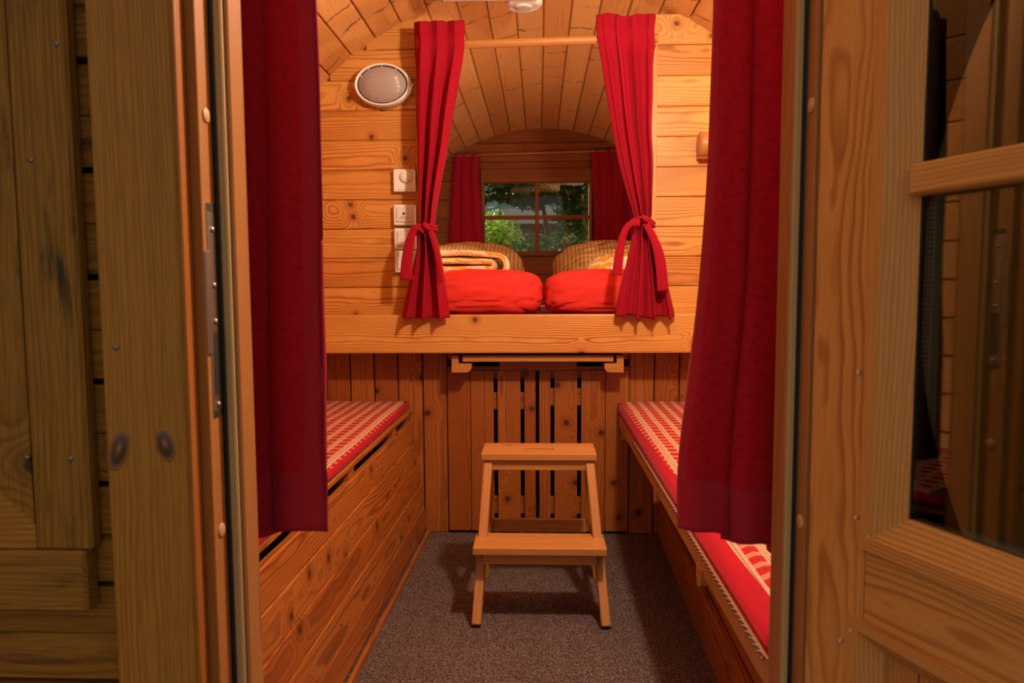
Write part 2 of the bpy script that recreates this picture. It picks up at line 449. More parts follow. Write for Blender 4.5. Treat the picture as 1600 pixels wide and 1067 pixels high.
    def build(s, name, mats, parent=None, origin=None):
        bmesh.ops.recalc_face_normals(s.bm, faces=s.bm.faces[:])
        me = bpy.data.meshes.new(name)
        if origin is None:
            origin = Vector((0, 0, 0))
            if len(s.bm.verts):
                origin = sum((v.co for v in s.bm.verts), Vector()) / len(s.bm.verts)
        origin = Vector(origin)
        for v in s.bm.verts: v.co -= origin
        s.bm.to_mesh(me); s.bm.free()
        for m in (mats if isinstance(mats, (list, tuple)) else [mats]): me.materials.append(m)
        o = bpy.data.objects.new(name, me); COL.objects.link(o)
        if parent:
            o.parent = parent
            o.location = origin - world_loc(parent)
        else: o.location = origin
        return o

def world_loc(o):
    l = Vector(o.location)
    while o.parent: o = o.parent; l += Vector(o.location)
    return l

def thing(name, label, cat, loc=(0, 0, 0), group=None):
    o = bpy.data.objects.new(name, None); COL.objects.link(o)
    o.empty_display_size = 0.05; o.location = loc
    o['label'] = label; o['category'] = cat
    if group: o['group'] = group
    return o
def tag(o, label, cat, group=None, kind=None):
    o['label'] = label; o['category'] = cat
    if group: o['group'] = group
    if kind: o['kind'] = kind
    return o
def struct(o, label=None, cat=None):
    o['kind'] = 'structure'
    if label: o['label'] = label
    if cat: o['category'] = cat
    return o
def smooth_all(o):
    for p in o.data.polygons: p.use_smooth = True
    return o

def lerp(a, b_, t): return a + (b_ - a) * t
# ------------------------------------------------------------------ dimensions
YO = 0.88          # outer face of the front wall boards
YI = 0.965         # inner face of the front wall
YB = 2.96          # wall under the bed
YP = 2.86          # face of the partition above the bed beam
YE = 4.95          # end wall with the window
BC = 0.99          # height of the barrel's axis
BX = 0.015
def R_at(Y):
    return 1.24 if Y <= YP else 1.24 + (1.15 - 1.24) * (Y - YP) / (YE - YP)
def half(z, R=1.24):
    d = R * R - (z - BC) ** 2
    return math.sqrt(d) if d > 0 else 0

# ------------------------------------------------------------------ floor, ceiling
b = MB(); b.add([(-1.1, YI - .08, 0), (1.1, YI - .08, 0), (1.1, YE, 0), (-1.1, YE, 0), (-1.1, YI - .08, -.03), (1.1, YI - .08, -.03), (1.1, YE, -.03), (-1.1, YE, -.03)],
                [[0, 1, 2, 3], [7, 6, 5, 4], [0, 4, 5, 1], [1, 5, 6, 2], [2, 6, 7, 3], [3, 7, 4, 0]])
struct(b.build('floor', M['carpet']), 'grey-brown speckled carpet floor between the benches', 'floor')

b = MB()
dth = rad(5.42)
ys = [0.60, 1.0, 1.9, YP, 3.5, 4.2, YE + .04]
nst = 30
for k in range(-nst, nst + 1):
    th = (k + .5) * dth + rad(0.4)
    if abs(th) > rad(160): continue
    rn = random.random(); ou = random.uniform(0, 40); ov = random.uniform(-.05, .05); ow = random.uniform(.02, .1)
    vs = []; gr = []
    er = Vector((math.sin(th), 0, math.cos(th))); et = Vector((math.cos(th), 0, -math.sin(th)))
    jit = random.uniform(-.0015, .0015)
    for Y in ys:
        R = R_at(Y) + jit; wd = 2 * R_at(Y) * math.tan(dth / 2) - .0015; rr = R * math.cos(dth / 2) + .004
        for (t, r) in ((-.5, .024), (-.5, .007), (-.5 + .05, 0), (.5 - .05, 0), (.5, .007), (.5, .024)):
            p = Vector((BX, 0, BC)) + er * (rr + r) + et * (t * wd); p.y = Y
            vs.append(p); gr.append((Y + ou, t * wd + ov, r + ow))
    fs = []
    for i in range(len(ys) - 1):
        for j in range(6):
            fs.append([i * 6 + j, i * 6 + (j + 1) % 6, (i + 1) * 6 + (j + 1) % 6, (i + 1) * 6 + j])
    fs += [list(range(6)), [(len(ys) - 1) * 6 + j for j in range(6)]]
    b.add(vs, fs, gr, rn)
struct(b.build('ceiling', M['pine_ceiling'], origin=(0, 0, 0)), 'curved barrel ceiling of orange-brown pine staves', 'ceiling')
b = MB()   # outer shell that closes the joints
n = 64; vs = []; fs = []
for Y in (0.60, YP, YE + .04):
    for k in range(n):
        a = 2 * PI * k / n
        R = R_at(Y) + .034
        vs.append((BX + R * math.sin(a), Y, BC + R * math.cos(a)))
for i in range(2):
    for k in range(n): fs.append([i * n + k, i * n + (k + 1) % n, (i + 1) * n + (k + 1) % n, (i + 1) * n + k])
b.add(vs, fs)
struct(b.build('roof', M['dark'], origin=(0, 0, 0)))

# ------------------------------------------------------------------ partition above the bed
OPL = X(660, YP); OPR = X(1018, YP)
b = MB(); pitch = 0.1178
zt = Z(493, YP)
z = zt
while z < 2.22:
    hw = half(z + .02) + .01
    zz = z + pitch - .0015
    if hw > abs(OPL) + .02:
        b.box((BX - hw, YP, z), (OPL, YP + .03, zz), 'x', .0035)
        b.box((OPR, YP, z), (BX + hw, YP + .03, zz), 'x', .0035)
    z += pitch
for (a, c, k) in ((-1.24, OPL, -1), (OPR, 1.24, 1)):
    for i in range(6):
        xa_, xb_ = lerp(a, c, i / 6), lerp(a, c, (i + 1) / 6)
        b.box((xa_, YP + .0305, zt), (xb_, YP + .036, BC + math.sqrt(max(.01, 1.25 ** 2 - max(abs(xa_), abs(xb_)) ** 2)) if max(abs(xa_), abs(xb_)) < 1.24 else zt + .1), 'x', 0)
for (x0, x1) in ((OPL - .012, OPL + .014), (OPR - .014, OPR + .012)):
    b.box((x0, YP - .006, Z(490, YP)), (x1, YP + .045, BC + half(x0, 1) * 0 + math.sqrt(1.24 ** 2 - x0 ** 2) - .045), 'z', .003, rnd=.1)
struct(b.build('wall_partition', M['pine']), 'horizontal pine boards beside the bed opening', 'wall')

# end wall with window hole
WL, WR = X(752, YE, 335), X(925, YE, 335); WB, WT = Z(400, YE, 838), Z(264, YE, 838)
b = MB(); pe = 0.130; z = WB - 10 * pe
while z < 2.16:
    z0, z1 = z, z + pe - .003
    segs = [(-1.25, 1.25)]
    if z1 > WB and z0 < WT:
        if z0 < WB:
            b.box((-1.2, YE, z0), (1.2, YE + .03, WB), 'x', .002); z0 = WB
        if z1 > WT:
            b.box((-1.2, YE, WT), (1.2, YE + .03, z1), 'x', .002); z1 = WT
        segs = [(-1.2, WL), (WR, 1.2)]
    for (a, c) in segs:
        if z1 - z0 > .004:
            b.box((a, YE, z0), (c, YE + .03, z1), 'x', .006)
    z += pe
struct(b.build('wall_end', M['pine_end']), 'end wall of horizontal pine boards around the window', 'wall')

# window
win = thing('window_1', 'four-pane wooden window looking onto trees at the end of the bed', 'window', (0, YE, (WB + WT) / 2)); win['kind'] = 'structure'
gl, grt = X(757, YE, 335), X(920, YE, 335); gb, gt = Z(393, YE, 838), Z(285, YE, 838)
b = MB()
b.box((WL, YE - .025, gt), (WR, YE + .05, WT), 'x', .003)
b.box((WL, YE - .025, WB), (WR, YE + .05, gb), 'x', .003)
b.box((WL, YE - .025, gb), (gl, YE + .05, gt), 'z', .003)
b.box((grt, YE - .025, gb), (WR, YE + .05, gt), 'z', .003)
b.build('frame', M['pine_end'], win)
b = MB()
xm = X(839, YE, 335); zm = Z(339.5, YE, 838)
b.box((xm - .013, YE - .012, gb), (xm + .013, YE + .03, gt), 'z', .004)
b.box((gl, YE - .008, zm - .013), (xm - .012, YE + .028, zm + .013), 'x', .004)
b.box((xm + .012, YE - .008, zm - .013), (grt, YE + .028, zm + .013), 'x', .004)
b.build('muntin', M['pine_end'], win)
for (x0, x1) in ((gl, xm), (xm, grt)):
    for (z0, z1) in ((gb, zm), (zm, gt)):
        b = MB(); b.box((x0, YE + .008, z0), (x1, YE + .012, z1), 'x', 0)
        b.build('pane', M['pane'], win)

# ------------------------------------------------------------------ wall under the bed
b = MB()
lx = [X(p, YB) for p in (318, 355, 394, 432, 470, 508.5, 546, 583.6, 621, 659.5, 698.5)]
rx = [X(p, YB) for p in (983, 1023, 1062.5, 1102, 1141, 1180, 1219, 1258, 1300, 1340)]
for xs in (lx, rx):
    for i in range(len(xs) - 1):
        b.box((xs[i] + .0025, YB, 0), (xs[i + 1] - .0025, YB + .02, .85), 'z', .003)
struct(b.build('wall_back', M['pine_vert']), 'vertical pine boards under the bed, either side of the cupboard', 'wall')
b = MB(); b.box((-1.2, YB + .021, 0), (lx[-1], YB + .03, .85), 'z', 0); b.box((rx[0], YB + .021, 0), (1.2, YB + .03, .85), 'z', 0)
struct(b.build('wall_back_lining', M['dark']))

# cupboard under the bed: two slatted doors
cup = thing('under_bed_cupboard', 'slatted pine cupboard front with two doors below the bed, behind the step stool', 'cupboard', (X(840, YB), YB, 0))
cxl, cxr = lx[-1], rx[0]
b = MB()
b.box((cxl, YB + .02, 0), (cxl + .015, YB + .60, .80), 'z', 0); b.box((cxr - .015, YB + .02, 0), (cxr, YB + .60, .80), 'z', 0)
b.box((cxl, YB + .60, 0), (cxr, YB + .62, .80), 'z', 0); b.box((cxl, YB + .02, .80), (cxr, YB + .60, .81), 'z', 0)
b.box((cxl, YB + .02, .001), (cxr, YB + .60, .012), 'z', 0)
b.build('interior', M['dark'], cup)
b = MB()
b.box((X(780, YB), YB - .016, Z(578, YB, 840)), (X(901, YB), YB + .004, Z(562, YB, 840)), 'x', .002, rnd=.3)
b.box((cxl, YB + .004, Z(562, YB)), (cxr, YB + .02, .80), 'x', .002, rnd=.7)
b.box((cxl, YB + .001, Z(580, YB)), (cxr, YB + .018, Z(572.5, YB)), 'x', .001, rnd=.6)
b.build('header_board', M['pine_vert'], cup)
def slats(pairs, label_rail, zt_px, zoff):
    b = MB(); zt_ = Z(zt_px, YB, 840)
    for (p0, p1) in pairs:
        b.box((X(p0, YB), YB - .014, .012), (X(p1, YB), YB + .004, zt_), 'z', .002)
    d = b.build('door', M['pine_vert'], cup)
    x0, x1 = X(pairs[0][0], YB) + .02, X(pairs[-1][1], YB) - .02
    for (ya, yb) in ((580, 591), (613 - zoff, 640 - zoff), (776, 803)):
        b = MB(); b.box((x0, YB + .005, Z(yb, YB, 840)), (x1, YB + .019, Z(ya, YB, 840)), 'x', .001, rnd=.4)
        b.build('batten', M['pine_vert'], d)
slats([(699, 734.3), (735, 771), (777, 813), (819, 836.8)], 0, 578, 0)
slats([(842.2, 860), (866, 902), (908, 945.2), (946, 982.5)], 0, 578, 6)

# bed: beam, platform
bed = thing('bunk_bed', 'wide raised pine bed across the far end of the cabin', 'bed', (0, YP, .79))
YF = 2.80
zb0, zb1 = Z(552, YF), Z(491.5, YF)
b = MB(); b.box((-1.19, YF, zb0), (1.19, YF + .055, zb1), 'x', .006, rnd=.05, seg=2, pith=(.02, .05)); b.build('front_beam', M['pine'], bed)
b = MB(); b.box((-1.1, YF + .055, zb0 + .03), (1.1, YE - .01, zb0 + .06), 'y', .002); b.build('platform', M['pine_vert'], bed)
b = MB()
b.box((-1.02, YP + .04, zb0 + .062), (.0, YE - .03, zb1 - .004), 'y', .02, seg=2); b.box((.004, YP + .04, zb0 + .062), (1.02, YE - .03, zb1 - .004), 'y', .02, seg=2)
tag(b.build('mattress', M['curtain_dark']), 'low red-covered mattress under the folded duvets on the raised bed', 'mattress')

# stowed table under the beam
tab = thing('fold_away_table', 'narrow pine table top slid into two rails under the bed beam', 'table', (X(840, YF + .03), YF + .04, .73))
YT = YF + .03
b = MB(); b.box((X(722, YT), YT, Z(565.5, YT, 840)), (X(959, YT), YB - .02, Z(555.5, YT, 840)), 'x', .003, rnd=.1); b.build('tabletop', M['stool'], tab)
for sgn, pxo, pxi in ((-1, 705, 736), (1, 975, 945)):
    b = MB(); xo, xi = X(pxo, YT), X(pxi, YT)
    zt1, zb_, zs = Z(556, YT, 840), Z(582, YT, 840), Z(568, YT, 840)
    wd = abs(xi - xo); h0 = zs - zb_
    poly = [(0, 0), (wd - .022, 0), (wd - .008, .004), (wd, .016), (wd, h0), (.028, h0), (.028, zt1 - zb_), (0, zt1 - zb_)]
    b.prism(poly if sgn < 0 else [(wd - a, c) for a, c in poly][::-1], (min(xo, xi), YT + .004, zb_), (1, 0, 0), (0, 0, 1), (0, 1, 0), YB - YT - .021, 0)
    b.build('rail', M['stool'], tab)

# ------------------------------------------------------------------ benches
def lerp(a, b_, t): return a + (b_ - a) * t
def cushion(name, x0n, x0f, x1n, x1f, yn, yf, z0, z1, label, lean=0.0, dip=0.0):
    """long cushion; the x pairs are its two edges at the near and far end"""
    t = thing(name, label, 'cushion', ((x0n + x1n) / 2, (yn + yf) / 2, z0))
    def slab(za, zb, inset, mat, nm, rr=.012):
        b = MB(); NX, NY = 22, 60
        vs = []; gr = []; fs = []
        for j in range(NY + 1):
            ty = j / NY; y = lerp(yn, yf, ty)
            xa, xb = lerp(x0n + lean, x0f, ty), lerp(x1n, x1f, ty)
            for i in range(NX + 1):
                tx = i / NX; x = lerp(xa, xb, tx)
                e = min(tx, 1 - tx) * abs(xb - xa); ey = min(ty, 1 - ty) * (yf - yn)
                dz = 0
                for q_ in (e, ey):
                    if q_ < .02: dz -= rr * (1 - math.sqrt(max(0, 1 - (1 - q_ / .02) ** 2)))
                dz += .004 * noise.noise(Vector((x * 6, y * 5, 3)))
                vs.append((x, y, zb + dz - dip * (1 - ty))); gr.append((y, x, 0))
        for j in range(NY):
            for i in range(NX):
                a = j * (NX + 1) + i; fs.append([a, a + 1, a + NX + 2, a + NX + 1])
        b.add(vs, fs, gr, .5, True)
        return b
    b = slab(z0, z1, 0, None, '')
    b.build('plaid_top', M['plaid'], t)
    # sides: plain red band with softly bulging face
    b = MB(); vs = []; gr = []; fs = []
    per = []
    N = 50
    for k in range(N + 1): per.append((lerp(x0n, x0f, k / N), lerp(yn, yf, k / N)))
    for k in range(1, 9): per.append((lerp(x0f, x1f, k / 8), yf))
    for k in range(1, N + 1): per.append((lerp(x1f, x1n, k / N), lerp(yf, yn, k / N)))
    for k in range(1, 8): per.append((lerp(x1n, x0n, k / 8), yn))
    n_ = len(per); cx, cy = (x0n + x1n) / 2, (yn + yf) / 2
    H = 7
    for h in range(H + 1):
        th = h / H; bul = .006 * math.sin(PI * th)
        for (px_, py_) in per:
            sx = 1 if px_ > cx else -1
            t_ = 1 - (py_ - yn) / (yf - yn)
            ln = lean * t_ * th if px_ < cx else 0
            vs.append((px_ + ln + sx * bul, py_, lerp(z0, z1 - .010 - dip * t_, th) + .003 * noise.noise(Vector((px_ * 5, py_ * 7, h))))); gr.append((py_ + px_, lerp(z0, z1, th), 0))
    for h in range(H):
        for k in range(n_):
            fs.append([h * n_ + k, h * n_ + (k + 1) % n_, (h + 1) * n_ + (k + 1) % n_, (h + 1) * n_ + k])
    fs.append(list(range(n_)))
    b.add(vs, fs, gr, .5, True); b.build('side_band', M['cushion_red'], t)
    return t

# left bench (front leans outward at the top)
BZ = .503
lf = atz(663, 842, 0.0); ln_ = atz(545.6, 1067, 0.0)
def onfloor(p, q_, Y): t = (Y - p.y) / (q_.y - p.y); return lerp(p.x, q_.x, t)
YN = YI + .03
LBf, LBn = onfloor(lf, ln_, YB), onfloor(lf, ln_, YN)
lt_f, lt_n = at(646, 653, YB), at(380, 926, 1.27)
LTf = lt_f.x; LTn = onfloor(lt_f, lt_n, YN)
LZ = lt_f.z - .004
bl = thing('storage_bench', 'left pine storage bench with a leaning boarded front under a plaid cushion', 'bench', (-.8, 1.9, 0), 'storage benches along both sides')
b = MB()
rows = [0.0, .118, .236, .354, LZ]
rows = [.022, .118, .214, .31, .406, LZ]
for i in range(len(rows) - 1):
    z0, z1 = rows[i] + .001, rows[i + 1] - .001
    for side in (0,):
        t0, t1 = z0 / LZ, z1 / LZ
        pn0 = Vector((lerp(LBn, LTn, t0), YN, z0)); pn1 = Vector((lerp(LBn, LTn, t1), YN, z1))
        pf0 = Vector((lerp(LBf, LTf, t0), YB - .004, z0)); pf1 = Vector((lerp(LBf, LTf, t1), YB - .004, z1))
        xv = ((pf0 + pf1) / 2 - (pn0 + pn1) / 2); xl = xv.length; xv.normalize()
        yv = ((pn1 - pn0)).normalized(); zv = xv.cross(yv).normalized(); yv = zv.cross(xv)
        m = Matrix((xv, yv, zv)).transposed().to_4x4()
        m.translation = (pn0 + pn1 + pf0 + pf1) / 4 + zv * (.011 if zv.x < 0 else -.011)
        b.board(xl, (pn1 - pn0).length, .022, m, .0025)
b.build('front_panel', M['pine_bench'], bl)
b = MB()   # foot strip along the carpet
b.beam((LBn + .007, YN, .009), (LBf + .007, YB - .02, .009), .014, .018, bev=.002)
b.build('foot_strip', M['pine_bench'], bl)
b = MB()   # seat board and spacer blocks
zs0, zs1 = LZ + .030, LZ + .047
b.beam(((LTn - .24), YN, (zs0 + zs1) / 2), ((LTf - .24), YB - .004, (zs0 + zs1) / 2), .48, zs1 - zs0, bev=.003, rnd=.2)
b.build('seat_board', M['pine_bench'], bl)
for yy in (1.18, 1.72, 2.03, 2.62, 2.90):
    b = MB(); t = (yy - YN) / (YB - YN); xx = lerp(LTn, LTf, t)
    b.box((xx - .06, yy - .03, LZ - .03), (xx - .006, yy + .03, zs0), 'x', .002)
    b.build('spacer_block', M['pine_bench'], bl)
b = MB(); b.beam((LTn - .09, YN, LZ * .55), (LTf - .09, YB - .03, LZ * .55), .004, LZ * .88, bev=0); b.build('inner_board', M['dark'], bl)
for yy in (1.27, 1.80, 2.38, 2.86):
    for zz in (.44, .17):
        t = (yy - YN) / (YB - YN); xx = lerp(lerp(LBn, LBf, t), lerp(LTn, LTf, t), zz / LZ)
        b = MB(); b.lathe([(0.0, .0015), (.003, .0015), (.0045, 0), (.0045, -.002)], (xx + .001, yy + random.uniform(-.03, .03), zz), (1, 0, 0.1), n=12)
        b.build('screw_head', M['screw'], bl)
CZ0, CZ1 = zs1 + .0035, Z(623, YB, 640)
cushion('seat_cushion', LTn - .52, LTf - .52, LTn + .006, X(639, YB, 640), YN + .005, YB - .02, CZ0, CZ1,
        'red plaid cushion on the left bench, lying flush with its boarded front')

# right bench: set-back front, overhanging seat
rf = atz(1027, 845, 0.0); rn = atz(1115, 1067, 0.0)
RBf, RBn = onfloor(rf, rn, YB), onfloor(rf, rn, YN)
YBe = YB - .02
RSf = X(966.5, YBe, 640)
rs_n = at(1176.6, 1067, 1.02)
RSn = rs_n.x + .012
RZ1 = Z(648, YBe, 968); RZ0 = RZ1 - .03
br = thing('storage_bench', 'right pine storage bench whose seat board overhangs a set-back front', 'bench', (.8, 1.9, 0), 'storage benches along both sides')
b = MB()
rws = [0.0, .15, .30, RZ0 - .06]
for i in range(3):
    z0, z1 = rws[i] + .001, rws[i + 1] - .001
    k = .14
    b.beam((RBn + .011 + k * (z0 + z1) / 2, YN, (z0 + z1) / 2), (RBf + .011 + k * (z0 + z1) / 2, YB - .004, (z0 + z1) / 2), .022, z1 - z0, bev=.0025)
b.build('front_panel', M['pine_bench'], br)
b = MB()
b.beam((RSn + .25, YN, (RZ0 + RZ1) / 2 + .006), (RSf + .25, YBe, (RZ0 + RZ1) / 2 + .006), .50, .018, bev=.003)
b.build('seat_board', M['stool'], br)
b = MB()
b.beam((RSn + .012, YN, RZ0 - .004), (RSf + .012, YBe, RZ0 - .004), .022, .034, bev=.003, rnd=.1)
b.build('seat_rail', M['stool'], br)
b = MB()   # braided cord below the cushion edge
for ph in (0, PI):
    pts = []
    for k in range(0, 420):
        t = k / 419; yy = lerp(YN + .01, 2.45, t); tt = (yy - YN) / (YB - YN)
        a = ph + k * .55
        pts.append((lerp(RSn, RSf, tt) - .002 + .0028 * math.cos(a), yy, RZ1 - .006 + .0036 * math.sin(a)))
    b.tube(pts, .0024, 5)
b.build('braided_cord', M['cord'], br)['label'] = 'braided brown and red cord along the seat edge'
for yy in (1.42, 1.98, 2.78):
    tt = (yy - YN) / (YB - YN); xx = lerp(RSn, RSf, tt)
    b = MB(); b.prism([(-.025, 0), (.025, 0), (.022, -.028), (.004, -.045), (-.02, -.03)], (xx - .004, yy, RZ0 - .008), (0, 1, 0), (0, 0, 1), (1, 0, 0), .012)
    b.build('wooden_tab', M['stool'], br)
cushion('seat_cushion', RSn + .002, RSf, RSn + .58, RSf + .62, YN + .005, YBe, RZ1 + .004, Z(625.5, YBe, 968),
        'red plaid cushion overhanging the right bench, braided cord beneath its edge', lean=.040, dip=.012)

# ------------------------------------------------------------------ step stool
st = thing('step_stool', 'low two-step pine stool standing on the carpet in front of the cupboard', 'stool', (.01, 2.3, 0))
zt_ = .50
f0 = atz(842, 709, zt_); b0 = atz(842, 692, zt_)
yf_, yb_ = f0.y, b0.y
xl_, xr_ = atz(751.5, 709, zt_).x, atz(932.5, 709, zt_).x
sc_x = (xl_ + xr_) / 2; hw = (xr_ - xl_) / 2
b = MB(); T = .024
sl, sr = sc_x - .05, sc_x + .05; ym = (yf_ + yb_) / 2
b.box((xl_, yf_, zt_ - T), (xr_, ym - .013, zt_), 'x', .003, seg=2); b.box((xl_, ym + .013, zt_ - T), (xr_, yb_, zt_), 'x', .003, seg=2)
b.box((xl_, ym - .013, zt_ - T), (sl, ym + .013, zt_), 'x', .001); b.box((sr, ym - .013, zt_ - T), (xr_, ym + .013, zt_), 'x', .001)
b.build('top_step', M['stool'], st)
zl = .25
lf_, lb_ = atz(842, 857, zl).y, atz(842, 836, zl).y
lxl, lxr = atz(738, 857, zl).x, atz(948.5, 857, zl).x
b = MB(); b.box((lxl, lf_, zl - .024), (lxr, (lf_ + lb_) / 2 - .0005, zl), 'x', .003, seg=2); b.box((lxl, (lf_ + lb_) / 2 + .0005, zl - .024), (lxr, lb_ + .02, zl), 'x', .003, seg=2)
b.build('lower_step', M['stool'], st)
ff = atz(843, 984, 0)
xfl, xfr = atz(736, 984, 0).x, atz(955, 984, 0).x
for s_, xf in ((-1, xfl), (1, xfr)):
    xt = sc_x + s_ * (hw - .008)
    b = MB(); b.beam((xf - s_ * .015, ff.y + .018, 0.004), (xt - s_ * .015, yf_ + .035, zt_ - T), .042, .029, up=(s_, 0, 0), bev=.003)
    b.build('leg', M['stool'], st)
    b = MB(); b.beam((xf - s_ * .012, 2.50, 0.0), (xt - s_ * .015, yb_ - .02, zt_ - T), .036, .028, up=(s_, 0, 0), bev=.003)
    b.build('leg', M['stool'], st)
b = MB(); b.box((sc_x - hw + .03, yf_ + .012, zt_ - T - .036), (sc_x + hw - .03, yf_ + .03, zt_ - T), 'x', .002, rnd=.2)
b.build('apron', M['stool'], st)
b = MB(); b.box((lxl + .03, lf_ + .014, zl - .058), (lxr - .03, lf_ + .032, zl - .024), 'x', .002, rnd=.2)
b.build('apron', M['stool'], st)
b = MB(); b.box((sc_x - hw + .02, 2.49, Z(830, 2.5, 842)), (sc_x + hw - .02, 2.508, Z(810, 2.5, 842)), 'x', .002, rnd=.3)
b.build('stretcher', M['stool'], st)
for s_ in (-1, 1):
    b = MB(); xx = sc_x + s_ * (hw - .0)
    b.box((xx - .009, lf_ + .05, zl - .05), (xx + .009, 2.50, zl - .024), 'y', .002)
    b.build('side_rail', M['stool'], st)

# ------------------------------------------------------------------ curtains
def drape(rows, nfold, seed, mat, name, parent=None, ncol=None, nrow=90, phase=0.0, sharp=0.0, hem_mat=None, hem_z=None, edge_u=None, thick=.0022, skew=.25, lobes=True, drop=None):
    """rows: (z, xl, xr, y, amp) from the top down"""
    rnd_ = random.Random(seed)
    b = MB(); NC = ncol or nfold * 14
    zs = [r[0] for r in rows]
    def samp(t):
        s_ = t * (len(rows) - 1); i = min(int(s_), len(rows) - 2); f = s_ - i
        P = [rows[max(i - 1, 0)], rows[i], rows[i + 1], rows[min(i + 2, len(rows) - 1)]]
        out = []
        for k in range(5):
            p0, p1, p2, p3 = (p[k] for p in P)
            if k == 0: out.append(lerp(p1, p2, f)); continue
            out.append(0.5 * ((2 * p1) + (-p0 + p2) * f + (2 * p0 - 5 * p1 + 4 * p2 - p3) * f * f + (-p0 + 3 * p1 - 3 * p2 + p3) * f ** 3))
        return out
    # irregular fold positions
    knots_ = [0.0]
    for k in range(nfold): knots_.append(knots_[-1] + rnd_.uniform(.45, 1.7))
    knots_ = [k / knots_[-1] for k in knots_]
    amps = [rnd_.uniform(.6, 1.2) for _ in range(nfold + 1)]
    wid0 = max(abs(r[2] - r[1]) for r in rows) * 1.6
    vs = []; gr = []; fs = []; rn_ = []
    for j in range(nrow + 1):
        z, xl, xr, y, amp = samp(j / nrow)
        for i in range(NC + 1):
            u = i / NC
            k = 0
            while k < nfold - 1 and u > knots_[k + 1]: k += 1
            f = (u - knots_[k]) / (knots_[k + 1] - knots_[k])
            a = 2 * PI * f + phase
            av = lerp(amps[k], amps[k + 1], f)
            s_ = (1.9 * abs(math.sin(a / 2)) ** .75 - 1.0) if lobes else math.cos(a)
            s_ += .22 * math.sin(3.1 * a + seed + z * 2.0) * (.5 + .5 * noise.noise(Vector((u * 4, z * 1.5, seed * 2))))
            s2 = .25 * math.sin(2 * a + seed + z * 3)
            wob = .3 * noise.noise(Vector((u * 6 + seed, z * 3.2, seed)))
            dy = -(s_ + s2 * .6 + wob) * amp * 1.15 * av
            fw = (xr - xl) / nfold
            dx = skew * fw * math.sin(a) * (1 if amp > .003 else 0)
            x = lerp(xl, xr, u) + dx * (1 if 0.02 < u < .98 else 0) + .002 * noise.noise(Vector((z * 5, u * 3, seed)))
            if drop: z_off = drop(u) * (j / nrow) ** 3
            else: z_off = 0
            zz = z + z_off + (.006 * math.cos(a) + .012 * noise.noise(Vector((u * 3, 1, seed)))) * (1 if j in (0, nrow) or True else 0) * ((j / nrow) ** 4 + (1 - j / nrow) ** 8)
            vs.append((x, y + dy, zz)); gr.append((u * wid0, z, 0)); rn_.append(u)
    mats = [0] * 0
    for j in range(nrow):
        for i in range(NC):
            a = j * (NC + 1) + i; fs.append([a, a + 1, a + NC + 2, a + NC + 1])
    b.add(vs, fs, gr, rn_, True)
    if hem_mat is not None:
        b.bm.faces.ensure_lookup_table()
        for q_, f in enumerate(b.bm.faces):
            j, i = divmod(q_, NC)
            z = samp((j + .5) / nrow)[0]; u = (i + .5) / NC
            if (hem_z is not None and z < hem_z) or (edge_u and edge_u(u)): f.material_index = 1
    o = b.build(name, [mat, hem_mat] if hem_mat else mat, parent)
    m = o.modifiers.new('thickness', 'SOLIDIFY'); m.thickness = thick; m.offset = 0
    return o

def tied(name, Y, rows_px, nfold, seed, tie, tails, label, group):
    rows = []
    for (py, pl, pr, amp) in rows_px:
        p = at(pl, py, Y); q_ = at(pr, py, Y); rows.append((p.z, p.x, q_.x, Y - (.026 if py < 90 else .018 if py < 200 else .006), amp))
    t = thing(name, label, 'curtain', ((rows[0][1] + rows[0][2]) / 2, Y, rows[-1][0]), group)
    # dense even rows
    drape(rows, nfold, seed, M['cotton_red'], 'cloth', t, nrow=110)
    tp = at(tie[0], tie[1], Y); wx = tie[2] / 2 / 393 * Y / 2.8
    b = MB()
    for dz in (0, -.012):
        pts = []
        for k in range(29):
            a = 2 * PI * k / 28
            pts.append((tp.x + math.cos(a) * (wx + .004), Y + math.sin(a) * .044, tp.z + dz + .010 * math.cos(a + (.6 if seed % 2 else 2.4)) + .004 * math.sin(3 * a)))
        b.tube(pts, .0065, 8)
    kx = at(tie[3], tie[4], Y)
    vs_ = bmesh.new()
    b.tube([(kx.x - .012, Y - .050, kx.z + .006), (kx.x - .004, Y - .062, kx.z + .008), (kx.x + .006, Y - .062, kx.z - .004), (kx.x + .012, Y - .050, kx.z - .012)], [.006, .010, .010, .005], 10)
    tb = b.build('tieback', M['cotton_red'], t)
    for tl in tails:
        b = MB(); pts = []; rr = []
        P = [(at(px, py, Y - dy), w_) for (px, py, dy, w_) in tl]
        m_ = 8
        for i in range(len(P) - 1):
            for f in range(m_):
                f_ = f / m_
                pa, pb, pc, pd = P[max(i - 1, 0)][0], P[i][0], P[i + 1][0], P[min(i + 2, len(P) - 1)][0]
                q_ = 0.5 * ((2 * pb) + (-pa + pc) * f_ + (2 * pa - 5 * pb + 4 * pc - pd) * f_ ** 2 + (-pa + 3 * pb - 3 * pc + pd) * f_ ** 3)
                pts.append(q_); rr.append(lerp(P[i][1], P[i + 1][1], f_))
        pts.append(P[-1][0]); rr.append(P[-1][1])
        b.tube(pts, [r / 393 * Y / 2.8 / 2 for r in rr], 10, flat=(1.0, .003))
        b.build('tail', M['cotton_red'], tb)
    return t

